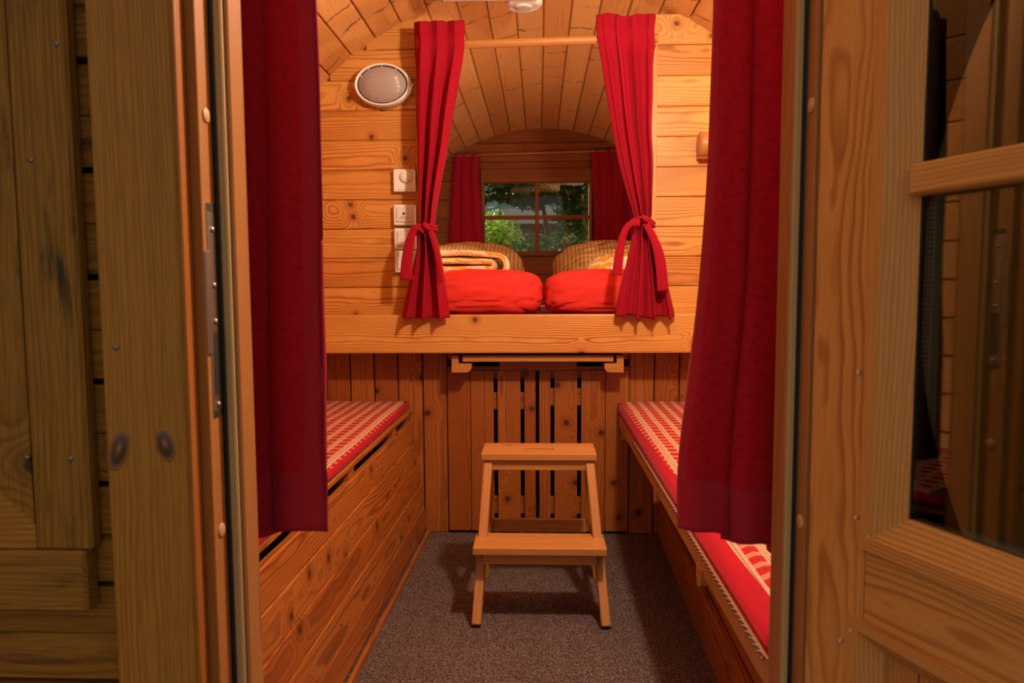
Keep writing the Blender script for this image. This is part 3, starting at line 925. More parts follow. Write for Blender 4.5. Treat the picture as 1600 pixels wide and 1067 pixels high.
YC = YF - .045
tied('tied_curtain', YC,
     [(39, 648, 727, .012), (55, 648, 727, .012), (66, 649, 726, .007), (80, 649, 726, .010), (130, 650, 717, .020), (180, 650, 708, .022), (240, 651, 697, .025), (300, 652, 686, .027), (345, 653, 680, .028),
      (358, 653, 678, .028), (380, 651, 684, .028), (410, 646, 690, .028), (440, 639, 694, .028), (470, 632, 699, .028), (499, 626, 703, .028)],
     3, 5, (666, 357, 30, 668, 356), [[(664, 360, .055, 12), (650, 355, .06, 9), (641, 375, .055, 13), (636, 405, .05, 17), (635, 437, .045, 20)],
                                      [(672, 360, .05, 9), (680, 385, .055, 9), (686, 415, .055, 8), (690, 441, .05, 7)]],
     'crimson bed curtain gathered by a tie, hanging beside the white wall switches', 'tied curtains on the wooden rod')
tied('tied_curtain', YC,
     [(29, 931, 1023, .012), (44, 931, 1022, .012), (54, 932, 1021, .007), (68, 934, 1022, .010), (100, 940, 1021, .018), (150, 948, 1020, .020), (200, 957, 1019, .024), (250, 967, 1021, .026), (300, 980, 1020, .027), (335, 990, 1019, .028),
      (347, 992, 1018, .028), (370, 988, 1024, .028), (400, 982, 1032, .028), (430, 976, 1040, .028), (465, 968, 1049, .028), (497, 961, 1056, .028)],
     4, 4, (1005, 346, 30, 1003, 345), [[(1000, 348, .055, 11), (985, 350, .06, 9), (975, 365, .055, 11), (968, 395, .05, 13), (964, 430, .045, 16)],
                                       [(1008, 348, .05, 10), (1021, 372, .055, 12), (1031, 405, .055, 16), (1036, 455, .05, 18)]],
     'crimson bed curtain gathered by a tie, hanging against the bare pine partition on the right', 'tied curtains on the wooden rod')

# rod
YR = YC + .004
a_, c_ = at(652, 72, YR), at(1028, 59, YR)
rod = thing('curtain_rod', 'round pine rod carrying the two tied bed curtains below the ceiling', 'curtain rod', (0, YR, a_.z))
b = MB()
ax = (c_ - a_)
b.lathe([(.0145, 0), (.0158, .004), (.0158, ax.length - .004), (.0145, ax.length)], a_, ax, n=20); b.build('pole', M['stool'], rod)
for p in (a_ + ax.normalized() * .012, c_ - ax.normalized() * .012):
    b = MB(); b.box((p.x - .011, p.y + .012, p.z - .022), (p.x + .011, YP - .007, p.z + .022), 'y', .004)
    b.build('bracket', M['stool'], rod)

# window curtains
def wcurt(pxs, seed, label, nf, Y=YE - .06):
    rows = []
    for (py, l, r, am) in pxs:
        p = at(l, py, Y); q_ = at(r, py, Y); rows.append((p.z, p.x, q_.x, Y, am))
    o = drape(rows, nf, seed, M['curtain_dark'], 'window_curtain', nrow=60)
    tag(o, label, 'curtain', 'short curtains at the end window')
wcurt([(242, 708, 749, .012), (270, 706, 748, .016), (320, 703, 751, .018), (370, 700, 755, .018), (400, 698, 757, .018)], 11, 'short dark red curtain left of the end window', 3)
wcurt([(235, 924, 990, .014), (270, 925, 990, .018), (320, 928, 990, .022), (370, 929, 990, .022), (400, 929, 990, .022)], 12, 'short dark red curtain right of the end window, deep in shade', 4)
pw = at(704, 244, YE - .06); qw = at(990, 234, YE - .06)
b = MB(); b.tube([pw, qw], .004, 8)
tag(b.build('curtain_wire', M['stool']), 'thin rail carrying the short curtains above the end window', 'curtain rail')

# front door curtains
YD = YI + .075
def zpx(py, Y=YD, px=800): return at(px, py, Y).z
def drows(lst, Y=YD):
    out = []
    for (py, l, r, am) in lst:
        p = at(l, py, Y); q_ = at(r, py, Y); out.append((p.z, p.x, q_.x, Y, am))
    return out
lc = thing('door_curtain', 'dark crimson curtain on the lock side of the doorway, hanging over the left bench', 'curtain', (-.4, YD, .7), 'curtains in the doorway')
drape(drows([(-160, 300, 489, .010), (0, 300, 494, .012), (150, 300, 499, .014), (300, 300, 503, .016), (450, 300, 505, .018), (600, 300, 509, .022), (740, 300, 511, .026), (840, 300, 513, .030)]),
      2, 21, M['velvet'], 'cloth', lc, nrow=80, phase=.8, hem_mat=M['velvet_hem'], hem_z=zpx(742), lobes=False, edge_u=lambda u: u > .88, thick=.003, drop=lambda u: .018 * u - .006)
rc = thing('door_curtain', 'crimson curtain on the hinge side of the doorway, hanging over the right bench cushion', 'curtain', (.35, YD, .65), 'curtains in the doorway')
drape(drows([(-160, 1120, 1300, .010), (0, 1117, 1300, .012), (150, 1113, 1300, .012), (300, 1106, 1300, .014), (450, 1095, 1300, .015), (600, 1078, 1290, .017), (740, 1063, 1290, .019), (848, 1062, 1290, .020)]),
      3, 33, M['velvet'], 'cloth', rc, nrow=80, phase=2.6, hem_mat=M['velvet_hem'], hem_z=zpx(757), lobes=False, edge_u=lambda u: u < .13, thick=.003, drop=lambda u: .022 - .05 * u)

# ------------------------------------------------------------------ bedding
def blob(name, c, s, mat, label, cat, seed, e=.55, wr=.012, group=None, rot=0, pinch=0, flat_bottom=True, tilt=0):
    b = MB(); NU, NV = 72, 40
    vs = []; gr = []; fs = []
    def sp(x, p): return math.copysign(abs(x) ** p, x)
    rz = Matrix.Rotation(rot, 3, 'Z') @ Matrix.Rotation(tilt, 3, 'X')
    for j in range(NV + 1):
        ph = -PI / 2 + PI * j / NV
        for i in range(NU):
            th = 2 * PI * i / NU
            ev = e if ph > 0 or pinch else .28
            x = sp(math.cos(ph), ev) * sp(math.cos(th), e); y = sp(math.cos(ph), ev) * sp(math.sin(th), e); z = sp(math.sin(ph), e * 1.1 if not pinch else 1)
            if pinch:
                z *= max(.12, (1 - abs(x) ** 2.6)) ** .55 * max(.12, (1 - abs(y) ** 2.6)) ** .55
            p = Vector((x * s[0], y * s[1], z * s[2]))
            nn = noise.noise(Vector((x * 1.3 + seed, y * 1.3, z * 1.2))) * .6
            cr = 1 - abs(noise.noise(Vector((x * 2.3 + seed * 2, y * 2.1 + z * 3, z * 3.1 + seed))))
            cr = cr ** 8 * -1.0
            p += Vector((x * .4, y * .4, z)).normalized() * (nn + cr) * wr if p.length else p * 0
            if flat_bottom and z < 0: p.z = max(p.z, -s[2] * .93)
            q_ = rz @ p + Vector(c)
            vs.append(q_); gr.append((p.x * 1.02 + 2, p.y + abs(p.z) * .3 + 2, p.z))
    for j in range(NV):
        for i in range(NU): fs.append([j * NU + i, j * NU + (i + 1) % NU, (j + 1) * NU + (i + 1) % NU, (j + 1) * NU + i])
    b.add(vs, fs, gr, .5, True)
    bmesh.ops.remove_doubles(b.bm, verts=b.bm.verts[:], dist=1e-5)
    return tag(b.build(name, mat), label, cat, group)
ZB = zb1 - .002
yd = 3.065
def span(l, r, Y): return X(l, Y, 460), X(r, Y, 460)
x0, x1 = span(655, 850, 2.95); blob('folded_duvet', ((x0 + x1) / 2, yd, ZB + .092), ((x1 - x0) / 2, .165, .098), M['bed_red'], 'bright red folded duvet behind the left tied curtain', 'duvet', 1.3, .60, .012, 'red duvets on the bed')
x0, x1 = span(849, 1040, 2.95); blob('folded_duvet', ((x0 + x1) / 2, yd, ZB + .090), ((x1 - x0) / 2, .165, .095), M['bed_red'], 'bright red folded duvet behind the right tied curtain', 'duvet', 5.7, .60, .012, 'red duvets on the bed')
# checked pillows propped behind
x0, x1 = span(640, 818, 3.55); blob('checked_pillow', ((x0 + x1) / 2, 3.66, ZB + .186), ((x1 - x0) / 2, .17, .158), M['gingham'], 'golden-brown checked pillow left of the window, behind a rolled yellow blanket', 'pillow', 2.2, .75, .012, 'checked pillows on the bed', tilt=.25)
x0, x1 = span(862, 1060, 3.5); blob('checked_pillow', ((x0 + x1) / 2, 3.66, ZB + .186), ((x1 - x0) / 2, .17, .158), M['gingham'], 'golden-brown checked pillow right of the window, behind the right red duvet', 'pillow', 8.1, .75, .014, 'checked pillows on the bed', tilt=.25)
x0, x1 = span(913, 1010, 3.3); blob('yellow_pillow', ((x0 + x1) / 2, 3.34, ZB + .14), ((x1 - x0) / 2, .07, .125), M['yellow'], 'yellow and white striped bundle on the right, in front of a checked pillow', 'pillow', 4.4, .8, .016, None)
# rolled yellow blanket: one thick layer folded over itself, seen end on
def blanket():
    Y0, Y1 = 3.25, 3.44
    x0, x1 = X(660, 3.25, 410), X(797, 3.25, 410)
    z0, z1 = ZB + .15, Z(393, 3.25, 740)
    H = z1 - z0; r1 = H / 2; path = []
    def arc(cx, cz, r, a0, a1, n=10, sy=1):
        return [(cx + math.cos(lerp(a0, a1, k / n)) * r * 1.25, cz + math.sin(lerp(a0, a1, k / n)) * r * sy) for k in range(n + 1)]
    zc = (z0 + z1) / 2
    path += [(x0, z0 + .010), (lerp(x0, x1, .3), z0 + .008), (x1 - r1 * 1.3, z0 + .010)]
    path += arc(x1 - r1 * 1.3, zc, r1 - .012, -PI / 2 + .2, PI / 2)
    path += [(lerp(x0, x1, .45), z1 - .006), (x0 + .02, z1 - .014)]
    path += [(x0 - .005, zc + .012), (x0 + .02, zc + .014)]
    path += [(lerp(x0, x1, .4), zc + .020), (x1 - r1 * 1.5, zc + .016)]
    path += arc(x1 - r1 * 1.5, zc, .016, PI / 2 - .2, -PI / 2)
    path += [(lerp(x0, x1, .5), zc - .018), (x0 + .01, zc - .016)]
    # resample
    b = MB(); T = .0135; P = [Vector((p[0], p[1] + .006 * noise.noise(Vector((p[0] * 12, p[1] * 30, 0))))) for p in path]; Q = []
    for i in range(len(P) - 1):
        pa, pb, pc, pd = P[max(i - 1, 0)], P[i], P[i + 1], P[min(i + 2, len(P) - 1)]
        for f in range(5):
            t = f / 5
            Q.append(0.5 * ((2 * pb) + (-pa + pc) * t + (2 * pa - 5 * pb + 4 * pc - pd) * t * t + (-pa + 3 * pb - 3 * pc + pd) * t ** 3))
    Q.append(P[-1])
    NYs = 10; n = 10; vs = []; gr = []; fs = []; L = 0
    m = len(Q)
    for i, p in enumerate(Q):
        t = (Q[min(i + 1, m - 1)] - Q[max(i - 1, 0)]).normalized(); nn = Vector((-t.y, t.x))
        if i: L += (p - Q[i - 1]).length
        # ring: rounded front edge, back edge
        ring = []
        for k in range(6): a = lerp(PI / 2, 3 * PI / 2, k / 5); ring.append((math.sin(a) * T, Y0 + math.cos(a) * T * .9 + .01 * noise.noise(Vector((L * 9, 0, 1)))))
        ring += [(-T, lerp(Y0, Y1, .5)), (-T, Y1), (T, Y1), (T, lerp(Y0, Y1, .5))]
        for (o_, y_) in ring:
            wv_ = .004 * noise.noise(Vector((L * 14, y_ * 9, 2)))
            vs.append((p.x + nn.x * (o_ + wv_), y_, p.y + nn.y * (o_ + wv_))); gr.append((L * .8, L * .12 + (y_ - Y0) * 1.2 + o_ * 1.5 + 1.0, o_))
    R_ = 10
    for i in range(m - 1):
        for k in range(R_): fs.append([i * R_ + k, i * R_ + (k + 1) % R_, (i + 1) * R_ + (k + 1) % R_, (i + 1) * R_ + k])
    fs += [list(range(R_)), [(m - 1) * R_ + k for k in range(R_)]]
    b.add(vs, fs, gr, .5, True)
    tag(b.build('rolled_blanket', M['yellow']), 'yellow and white striped blanket folded in a roll on the left red duvet', 'blanket')
blanket()

# ------------------------------------------------------------------ wall lamp, switches, sconce, ceiling fittings
def bulkhead():
    c = at(601, 137, YP)
    t = thing('bulkhead_lamp', 'white oval wall lamp with ribbed frosted glass beside the left bed curtain', 'wall lamp', (c.x, YP, c.z))
    A = (0, -1, 0); sx, sy = .112, .083
    p = Vector((c.x, YP, c.z))
    b = MB(); b.lathe([(.95, 0.0), (1.0, .006), (1.0, .030), (.985, .046), (.955, .052), (.90, .050), (.885, .044), (.885, .020)], p, A, sx, sy, 64)
    b.build('housing', M['white'], t)
    b = MB(); b.lathe([(.885, .020), (.885, .042), (.850, .043), (.845, .020)], p, A, sx, sy, 64); b.build('gasket', M['gasket'], t)
    b = MB(); b.lathe([(.845, .020), (.845, .043), (.80, .050), (.68, .060), (.5, .068), (.28, .073), (.0, .075)], p, A, sx, sy, 64)
    b.build('glass_cover', M['frosted'], t)
    for k in (55, 90, 122, 150):
        a = rad(k); b = MB(); q_ = p + Vector((math.cos(a) * .868 * sx, -.042, math.sin(a) * .868 * sy))
        b.box(q_ - Vector((.0012, .003, .005)), q_ + Vector((.0012, .003, .005)), 'x', 0); b.build('clip', M['white'], t)
    for s_ in (-1, 1):
        q_ = p + Vector((s_ * sx * 1.0, -.036, 0))
        b = MB(); b.lathe([(.006, .0), (.006, .014), (.0045, .016), (0, .016)], q_ + Vector((0, .010, 0)), A, n=14); e = b.build('screw_tab', M['white'], t)
        b = MB(); b.lathe([(.003, 0), (.003, .001), (0, .001)], q_ + Vector((0, -.0062, 0)), A, n=10); b.build('screw', M['dark_ink'], e)
    b = MB(); b.box((c.x - .008, YP - .02, c.z - sy - .008), (c.x + .008, YP - .004, c.z - sy + .008), 'x', .003); b.build('drain_spout', M['metal'], t)
bulkhead()

def plate(name, l, r, ty, by, depth, label, cat, group=None):
    p = at(l, max(ty, by), YP); q_ = at(r, min(ty, by), YP)
    t = thing(name, label, cat, ((p.x + q_.x) / 2, YP, p.z), group)
    return t, p.x, q_.x, p.z, q_.z
t, xa, xb, za, zb = plate('room_thermostat', 617, 649.5, 301, 265.5, .03, 'square white thermostat with a round dial, topmost of the column of wall plates', 'thermostat')
b = MB(); b.box((xa, YP - .028, za), (xb, YP, zb), 'x', .004, seg=2); b.build('housing', M['white'], t)
cx_, cz_ = lerp(xa, xb, .60), lerp(za, zb, .66)
b = MB(); b.lathe([(.024, .0), (.024, .006), (.022, .008), (0, .008)], (cx_, YP - .028, cz_), (0, -1, 0), n=32); dl = b.build('dial', M['white'], t)
for k in range(8):
    a = rad(-50 + k * 40); b = MB(); q_ = Vector((cx_ + math.cos(a) * .017, YP - .0362, cz_ + math.sin(a) * .017))
    b.box(q_ - Vector((.001, .0003, .001)), q_ + Vector((.001, .0003, .001)), 'x', 0); b.build('scale_mark', M['grey_ink'], dl)
b = MB(); b.lathe([(.0245, .0), (.0255, .0008), (0, .0008)], (cx_, YP - .0280, cz_), (0, -1, 0), n=32); b.build('dial_recess', M['grey_ink'], t)
b = MB()
for k in range(16): b.box((lerp(xa, xb, .1 + .05 * k), YP - .0284, za + .006), (lerp(xa, xb, .1 + .05 * k) + .002, YP - .027, za + .009), 'z', 0)
b.build('vent_slots', M['grey_ink'], t)

def rocker(l, r, ty, by, nm, label, grp, cat='switch'):
    t, xa, xb, za, zb = plate(nm, l, r, by, ty, .03, label, cat, grp)
    b = MB(); b.box((xa, YP - .030, za), (xb, YP, zb), 'x', .005, seg=2); b.build('housing', M['white'], t)
    b = MB(); i = .013; b.box((xa + i - .0015, YP - .0306, za + i - .0015), (xb - i + .0015, YP - .029, zb - i + .0015), 'x', .0004); b.build('shadow_gap', M['grey_ink'], t)
    b = MB(); b.box((xa + i, YP - .036, za + i), (xb - i, YP - .029, zb - i), 'x', .002, seg=2); k = b.build('rocker', M['white_dim'], t)
    return t, k, xa, xb, za, zb
t, k, xa, xb, za, zb = rocker(617.5, 650.5, 320.5, 353, 'heating_switch', 'white switch with a dark dot and small red lettering below the thermostat', None)
cx_ = (xa + xb) / 2 - .001
b = MB(); b.lathe([(.0055, 0), (.0055, .001), (0, .001)], (cx_, YP - .036, lerp(za, zb, .55)), (0, -1, 0), n=16); b.build('indicator', M['dark_ink'], k)
def text(body, size, loc, mat, parent, name='lettering'):
    c = bpy.data.curves.new(name, 'FONT'); c.body = body; c.size = size; c.extrude = .0003; c.align_x = 'CENTER'; c.align_y = 'CENTER'
    tmp_ = bpy.data.objects.new('tmp', c); COL.objects.link(tmp_)
    bpy.context.view_layer.update()
    me = bpy.data.meshes.new_from_object(tmp_.evaluated_get(bpy.context.evaluated_depsgraph_get()))
    bpy.data.objects.remove(tmp_); bpy.data.curves.remove(c)
    me.name = name; me.materials.clear(); me.materials.append(mat)
    o = bpy.data.objects.new(name, me); COL.objects.link(o)
    o.rotation_euler = (rad(90), 0, 0); o.parent = parent; o.location = Vector(loc) - world_loc(parent)
    return o
text('Heizung', .0095, (cx_, YP - .0364, lerp(za, zb, .40)), M['red_ink'], k)
text('Hauptschalter', .0072, (cx_, YP - .0364, lerp(za, zb, .31)), M['red_ink'], k)
text('0', .008, (cx_, YP - .0364, lerp(za, zb, .77)), M['grey_ink'], k)
text('I', .008, (cx_, YP - .0364, lerp(za, zb, .21)), M['grey_ink'], k)
rocker(618.5, 651.5, 357, 390.5, 'light_switch', 'white light switch directly below the one with red lettering', 'plain rocker switches')
rocker(619, 652, 391.5, 426, 'light_switch', 'lowest white light switch, partly behind the curtain tie', 'plain rocker switches')

sc = at(1087, 230, YP)
t = thing('wooden_sconce', 'round turned-wood wall spotlight on the right partition, half hidden by the door curtain', 'wall lamp', (sc.x, YP, sc.z))
xs_ = sc.x
r_ = .047
b = MB(); b.lathe([(r_ - .004, 0), (r_, .003), (r_, .057), (r_ - .003, .060)], (xs_, YP - .052, sc.z), (1, 0, 0), n=40); b.build('body', M['stool'], t)
b = MB(); b.box((xs_ + .002, YP - .055, sc.z - .052), (xs_ + .10, YP, sc.z - .042), 'x', .002); b.build('mount', M['stool'], t)
b = MB(); b.lathe([(r_ - .012, 0), (r_ - .006, .002), (r_ + .001, .012), (r_ + .001, .024), (r_ - .004, .026)], (xs_ + .060, YP - .052, sc.z + .006), (1, 0, 0), n=40); b.build('metal_ring', M['metal'], t)
b = MB(); b.lathe([(r_ - .006, 0), (r_ - .010, .03), (.012, .045)], (xs_ + .086, YP - .052, sc.z + .006), (1, 0, 0), n=30); b.build('reflector', M['white'], t)

Yl = 2.62
p0, p1 = at(685, 3, Yl), at(845, 0, Yl)
b = MB(); b.box((p0.x, Yl - .11, p0.z - .001), (p1.x - .0, Yl, p0.z + .035), 'x', .003)
lampb = thing('ceiling_light', 'flat grey ceiling light at the top edge, left of the smoke alarm', 'ceiling light', ((p0.x + p1.x) / 2, Yl, p0.z))
b.build('housing', M['grey'], lampb)
b = MB(); b.box((p0.x + .02, Yl - .095, p0.z - .005), (p1.x - .02, Yl - .015, p0.z - .001), 'x', .001); b.build('diffuser', M['white'], lampb)
sd = thing('smoke_alarm', 'round white smoke alarm on the ceiling above the bed opening', 'smoke alarm', (X(818, 2.74, 5), 2.74, 2.19))
sx_ = at(818, 5, 2.74).x; base = BC + math.sqrt(1.24 ** 2 - sx_ ** 2) + .002; bot = at(818, 9.5, 2.68).z
b = MB(); b.lathe([(.064, 0), (.070, .010), (.070, base - bot - .016), (.060, base - bot - .006), (.046, base - bot - .004)], (sx_, 2.70, base), (0, 0, -1), n=40); b.build('housing', M['white'], sd)
b = MB(); b.lathe([(.034, 0), (.032, .004), (.018, .005), (0, .005)], (sx_, 2.70, bot + .004), (0, 0, -1), n=30); b.build('sensor_cap', M['white_dim'], sd)

# ------------------------------------------------------------------ front wall, door frame
YTm = .850
xa = X(286.5, YTm); xl_t = X(157, YTm)
def slatwall(name, x0, x1, label):
    b = MB(); ph = Z(597, YO, 140); pitch = .1345
    z = ph - 8 * pitch
    while z < 2.3:
        b.box((x0, YO, z + .004), (x1, YO + .03, z + pitch / 2 - .0005), 'x', .0012, rnd=None)
        b.box((x0, YO, z + pitch / 2 + .0005), (x1, YO + .03, z + pitch - .004), 'x', .0012)
        z += pitch
    struct(b.build(name, M['ext']), label, 'wall')
    b = MB(); b.box((x0, YO + .031, -.3), (x1, YI - .005, 2.3), 'z', 0)
    struct(b.build(name + '_core', M['dark']))
slatwall('wall_front_left', -1.22, xa, 'weathered horizontal boards of the outer wall beside the doorway')
FR = X(1267, .883)
slatwall('wall_front_right', FR + .09, 1.22, 'weathered horizontal boards of the outer wall behind the open door')
# trim boards
b = MB(); b.box((xl_t, YTm, -.2), (xa, YO, 2.2), 'z', .003, rnd=.3, pith=(.01, .03))
o = struct(b.build('trim_1', M['ext_trim']), 'wide vertical trim board beside the lock side of the doorway', 'trim')
for (px, py) in ((181, 543),):
    p = at(px, py, YTm); b = MB(); b.lathe([(0, .001), (.0035, .001), (.0045, -.001)], p, (0, -1, 0), n=12); b.build('screw_head', M['screw'], o)
b = MB()
for (px, py, rx_, rz_) in ((186, 703, .010, .022), (258, 695, .010, .017)):
    p = at(px, py, YTm)
    for (s_, m_, y_) in ((1.3, 2, -.0003), (1.12, 1, -.0005), (.92, 0, -.0007), (.5, 1, -.0009), (.3, 2, -.0011)):
        b.lathe([(1, -.001), (1, 0), (.9, -y_), (0, -y_)], p, (0, -1, 0), rx_ * s_, rz_ * s_, 24, mat=m_, upv=(.35 if px < 200 else -.25, 0, 1))
b.build('knot', [plain('knot_dark', (.062, .024, .009), .5), plain('knot_core', (.12, .047, .014), .5), plain('knot_halo', (.21, .088, .018), .5)], o)
b = MB(); b.box((FR + .105, YTm, -.2), (FR + .24, YO, 2.2), 'z', .003, rnd=.3)
struct(b.build('trim_2', M['ext_trim']), 'vertical trim board hidden behind the open door', 'trim')

# left jamb
jx0 = X(303, .8755); jx1 = X(322.5, .8755)
b = MB()
b.box((xa, YTm + .001, -.2), (xa + .004, .8755, 2.2), 'z', .001, rnd=.9)
b.box((xa, .8755, -.2), (jx1 - .0125, .935, 2.2), 'z', .002, rnd=.9)
b.box((jx1 - .0125, .8755, -.2), (jx1, .8768, 2.2), 'z', .0004, rnd=.9)
o = struct(b.build('trim_3', M['jamb_dark']), 'reddish outer door jamb on the lock side', 'trim')
gx0, gx1 = X(344, .913), jx1 + .0055; sx1 = X(363, .913); sx2 = X(373, .92)
b = MB()
b.box((jx1 - .012, .877, -.2), (jx1, .913, 2.2), 'z', .001, rnd=.0)
b.box((jx1 - .02, .924, -.2), (gx1, .965, 2.2), 'z', 0, rnd=.0)
b.box((gx1, .921, -.2), (sx2, .965, 2.2), 'z', .002, rnd=.1)
jl = struct(b.build('trim_4', M['jamb']), 'pale inner door jamb on the lock side', 'trim')
b = MB(); b.box((jx1, .914, -.2), (gx1, .9235, 2.2), 'z', .001); b.build('gasket', M['gasket'], jl)
b = MB(); b.box((gx1, .913, -.2), (sx1, .9208, 2.2), 'z', .002); b.box((gx1 + .004, .9115, -.2), (gx1 + .007, .913, 2.2), 'z', .0005); b.build('weather_strip', M['seal'], jl)
def cap(px, py, parent, x, Yc, sgn):
    z = at(px, py, Yc).z
    b = MB(); b.lathe([(.0095, -.001), (.0095, .0012), (.008, .0022), (0, .0024)], (x, Yc, z), (sgn, 0, 0), n=24)
    b.build('screw_cap', M['cap'], parent)
cap(335, 180, jl, jx1, .897, 1); cap(347, 828, jl, jx1, .897, 1)
# strike plate
zt0, zt1 = at(330, 318, .897).z, at(338, 650, .897).z
b = MB(); b.box((jx1 - .001, .886, zt1), (jx1 + .0015, .9095, zt0), 'z', .001); sp_ = b.build('strike_plate', M['metal'], jl)
for (za, zb_) in ((.03, .012), (.155, .072)):
    pass
L_ = zt0 - zt1
b = MB()
b.box((jx1 + .001, .892, zt1 + L_ * .10), (jx1 + .002, .905, zt1 + L_ * .40), 'z', 0); b.box((jx1 + .001, .888, zt0 - .010), (jx1 + .002, .908, zt0), 'z', 0); b.box((jx1 + .001, .888, zt1), (jx1 + .002, .908, zt1 + .008), 'z', 0)
b.build('bolt_hole', M['gasket'], sp_)
b = MB(); b.box((jx1 - .0005, .878, zt1 + L_ * .30), (jx1 + .003, .890, zt1 + L_ * .78), 'z', .001); b.build('lip', M['metal'], sp_)
for fz in (.055, .45, .62, .88):
    b = MB(); b.lathe([(.0042, 0), (.003, .0022), (0, .0022)], (jx1 + .0015, .899, zt1 + L_ * fz), (1, 0, 0), n=12); b.build('screw_head', M['metal'], sp_)

# right jamb
rjx = X(1251, .913)
b = MB()
b.box((X(1230, .92), .921, -.2), (rjx + .002, .965, 2.2), 'z', .002, rnd=.1)
b.box((rjx, .884, -.2), (rjx + .10, .965, 2.2), 'z', .001, rnd=.0)
jr = struct(b.build('trim_5', M['jamb']), 'pale inner door jamb on the hinge side', 'trim')
b = MB(); b.box((X(1233, .915), .9115, -.2), (rjx - .006, .921, 2.2), 'z', .002); b.box((X(1233, .915) + .004, .910, -.2), (X(1233, .915) + .007, .9115, 2.2), 'z', .0005); b.build('weather_strip', M['seal'], jr)
b = MB(); b.box((rjx - .006, .914, -.2), (rjx, .9215, 2.2), 'z', 0); b.build('gasket', M['gasket'], jr)
cap(1268, 165, jr, rjx, .897, -1); cap(1250, 815, jr, rjx, .897, -1)

# left exterior window casing (frame of a small outside window)
cs = thing('window_2', 'weathered boxed window casing screwed to the outer wall at the far left', 'window', (-.7, .86, .9)); cs['kind'] = 'structure'
YC2 = .857
cr_ = X(127, YC2); zc_b = Z(860, YC2, 60); ci = X(36, YC2, 533)
b = MB(); b.box((ci, YC2, zc_b), (cr_, YO, 2.1), 'z', .004, rnd=.35, pith=(0, .03)); o1 = b.build('upright', M['ext'], cs)
for (px, py) in ((88, 68), (110, 717), (42, 715), (48, 250)):
    p = at(px, py, YC2); b = MB(); b.lathe([(0, .001), (.0035, .001), (.0042, -.001)], p, (0, -1, 0), n=12); b.build('screw_head', M['screw'], o1)
b = MB(); b.box((-1.05, YC2 - .004, Z(955, YC2, 60)), (X(134, YC2 - .004, 900), YO, zc_b), 'x', .004, rnd=.3); b.build('sill_board', M['ext'], cs)
zm0 = zc_b; zm1 = Z(820, YC2, 30)
b = MB(); b.prism([(0, zm1 - zm0), (-.09, zm1 - zm0 + .09), (-.09, 1.4), (0, 1.4)], (ci - .001, YC2 + .003, zm0), (1, 0, 0), (0, 0, 1), (0, 1, 0), .02, 1, rnd=.45)
b.build('inner_moulding', M['ext'], cs)
b = MB(); b.prism([(0, 0), (0, zm1 - zm0 - .001), (-.089, zm1 - zm0 + .088), (-.4, zm1 - zm0 + .088), (-.4, 0)], (ci - .001, YC2 + .004, zm0 + .001), (1, 0, 0), (0, 0, 1), (0, 1, 0), .02, 0, rnd=.1)
b.build('inner_moulding', M['ext_trim'], cs)

# ------------------------------------------------------------------ open door leaf on the right
D0 = Vector((X(1268.5, .883), .879, 0)); dd = Vector((math.sin(rad(22)), -math.cos(rad(22)), 0)); dn = Vector((-dd.y * -1, 0, 0))
dn = Vector((-math.cos(rad(22)), -math.sin(rad(22)), 0))       # towards the doorway and the viewer
up = Vector((0, 0, 1))
door = thing('door_1', 'open glazed pine door leaf standing outward on the right', 'door', (D0.x, D0.y, 0)); door['kind'] = 'structure'
DW, DZ0, DZ1, DT = .66, .02, 1.86, .045
gl_s, gl_z = .135, .795
def dbox(b, s0, s1, z0, z1, n0, n1, grain='z', bev=.002, rnd=None):
    c = D0 + dd * (s0 + s1) / 2 + up * (z0 + z1) / 2 + dn * (n0 + n1) / 2
    if grain == 'z': m = Matrix((up, dd, up.cross(dd))).transposed().to_4x4(); L, W_ = z1 - z0, s1 - s0
    else: m = Matrix((dd, up, dd.cross(up))).transposed().to_4x4(); L, W_ = s1 - s0, z1 - z0
    m.translation = c; b.board(L, W_, n1 - n0, m, bev, rnd)
b = MB(); dbox(b, 0, .087, DZ0, DZ1, -DT, 0, rnd=.15); b.build('stile', M['door'], door)
b = MB(); dbox(b, DW - .087, DW, DZ0, DZ1, -DT, 0, rnd=.15); b.build('stile', M['door'], door)
b = MB(); dbox(b, .0872, DW - .087, .665, .775, -DT, -.001, 'x', rnd=.25); b.build('rail', M['door'], door)
b = MB(); dbox(b, .0872, DW - .087, 1.74, DZ1, -DT, -.001, 'x'); b.build('rail', M['door'], door)
b = MB(); dbox(b, .0872, DW - .087, DZ0, .16, -DT, -.001, 'x'); b.build('rail', M['door'], door)
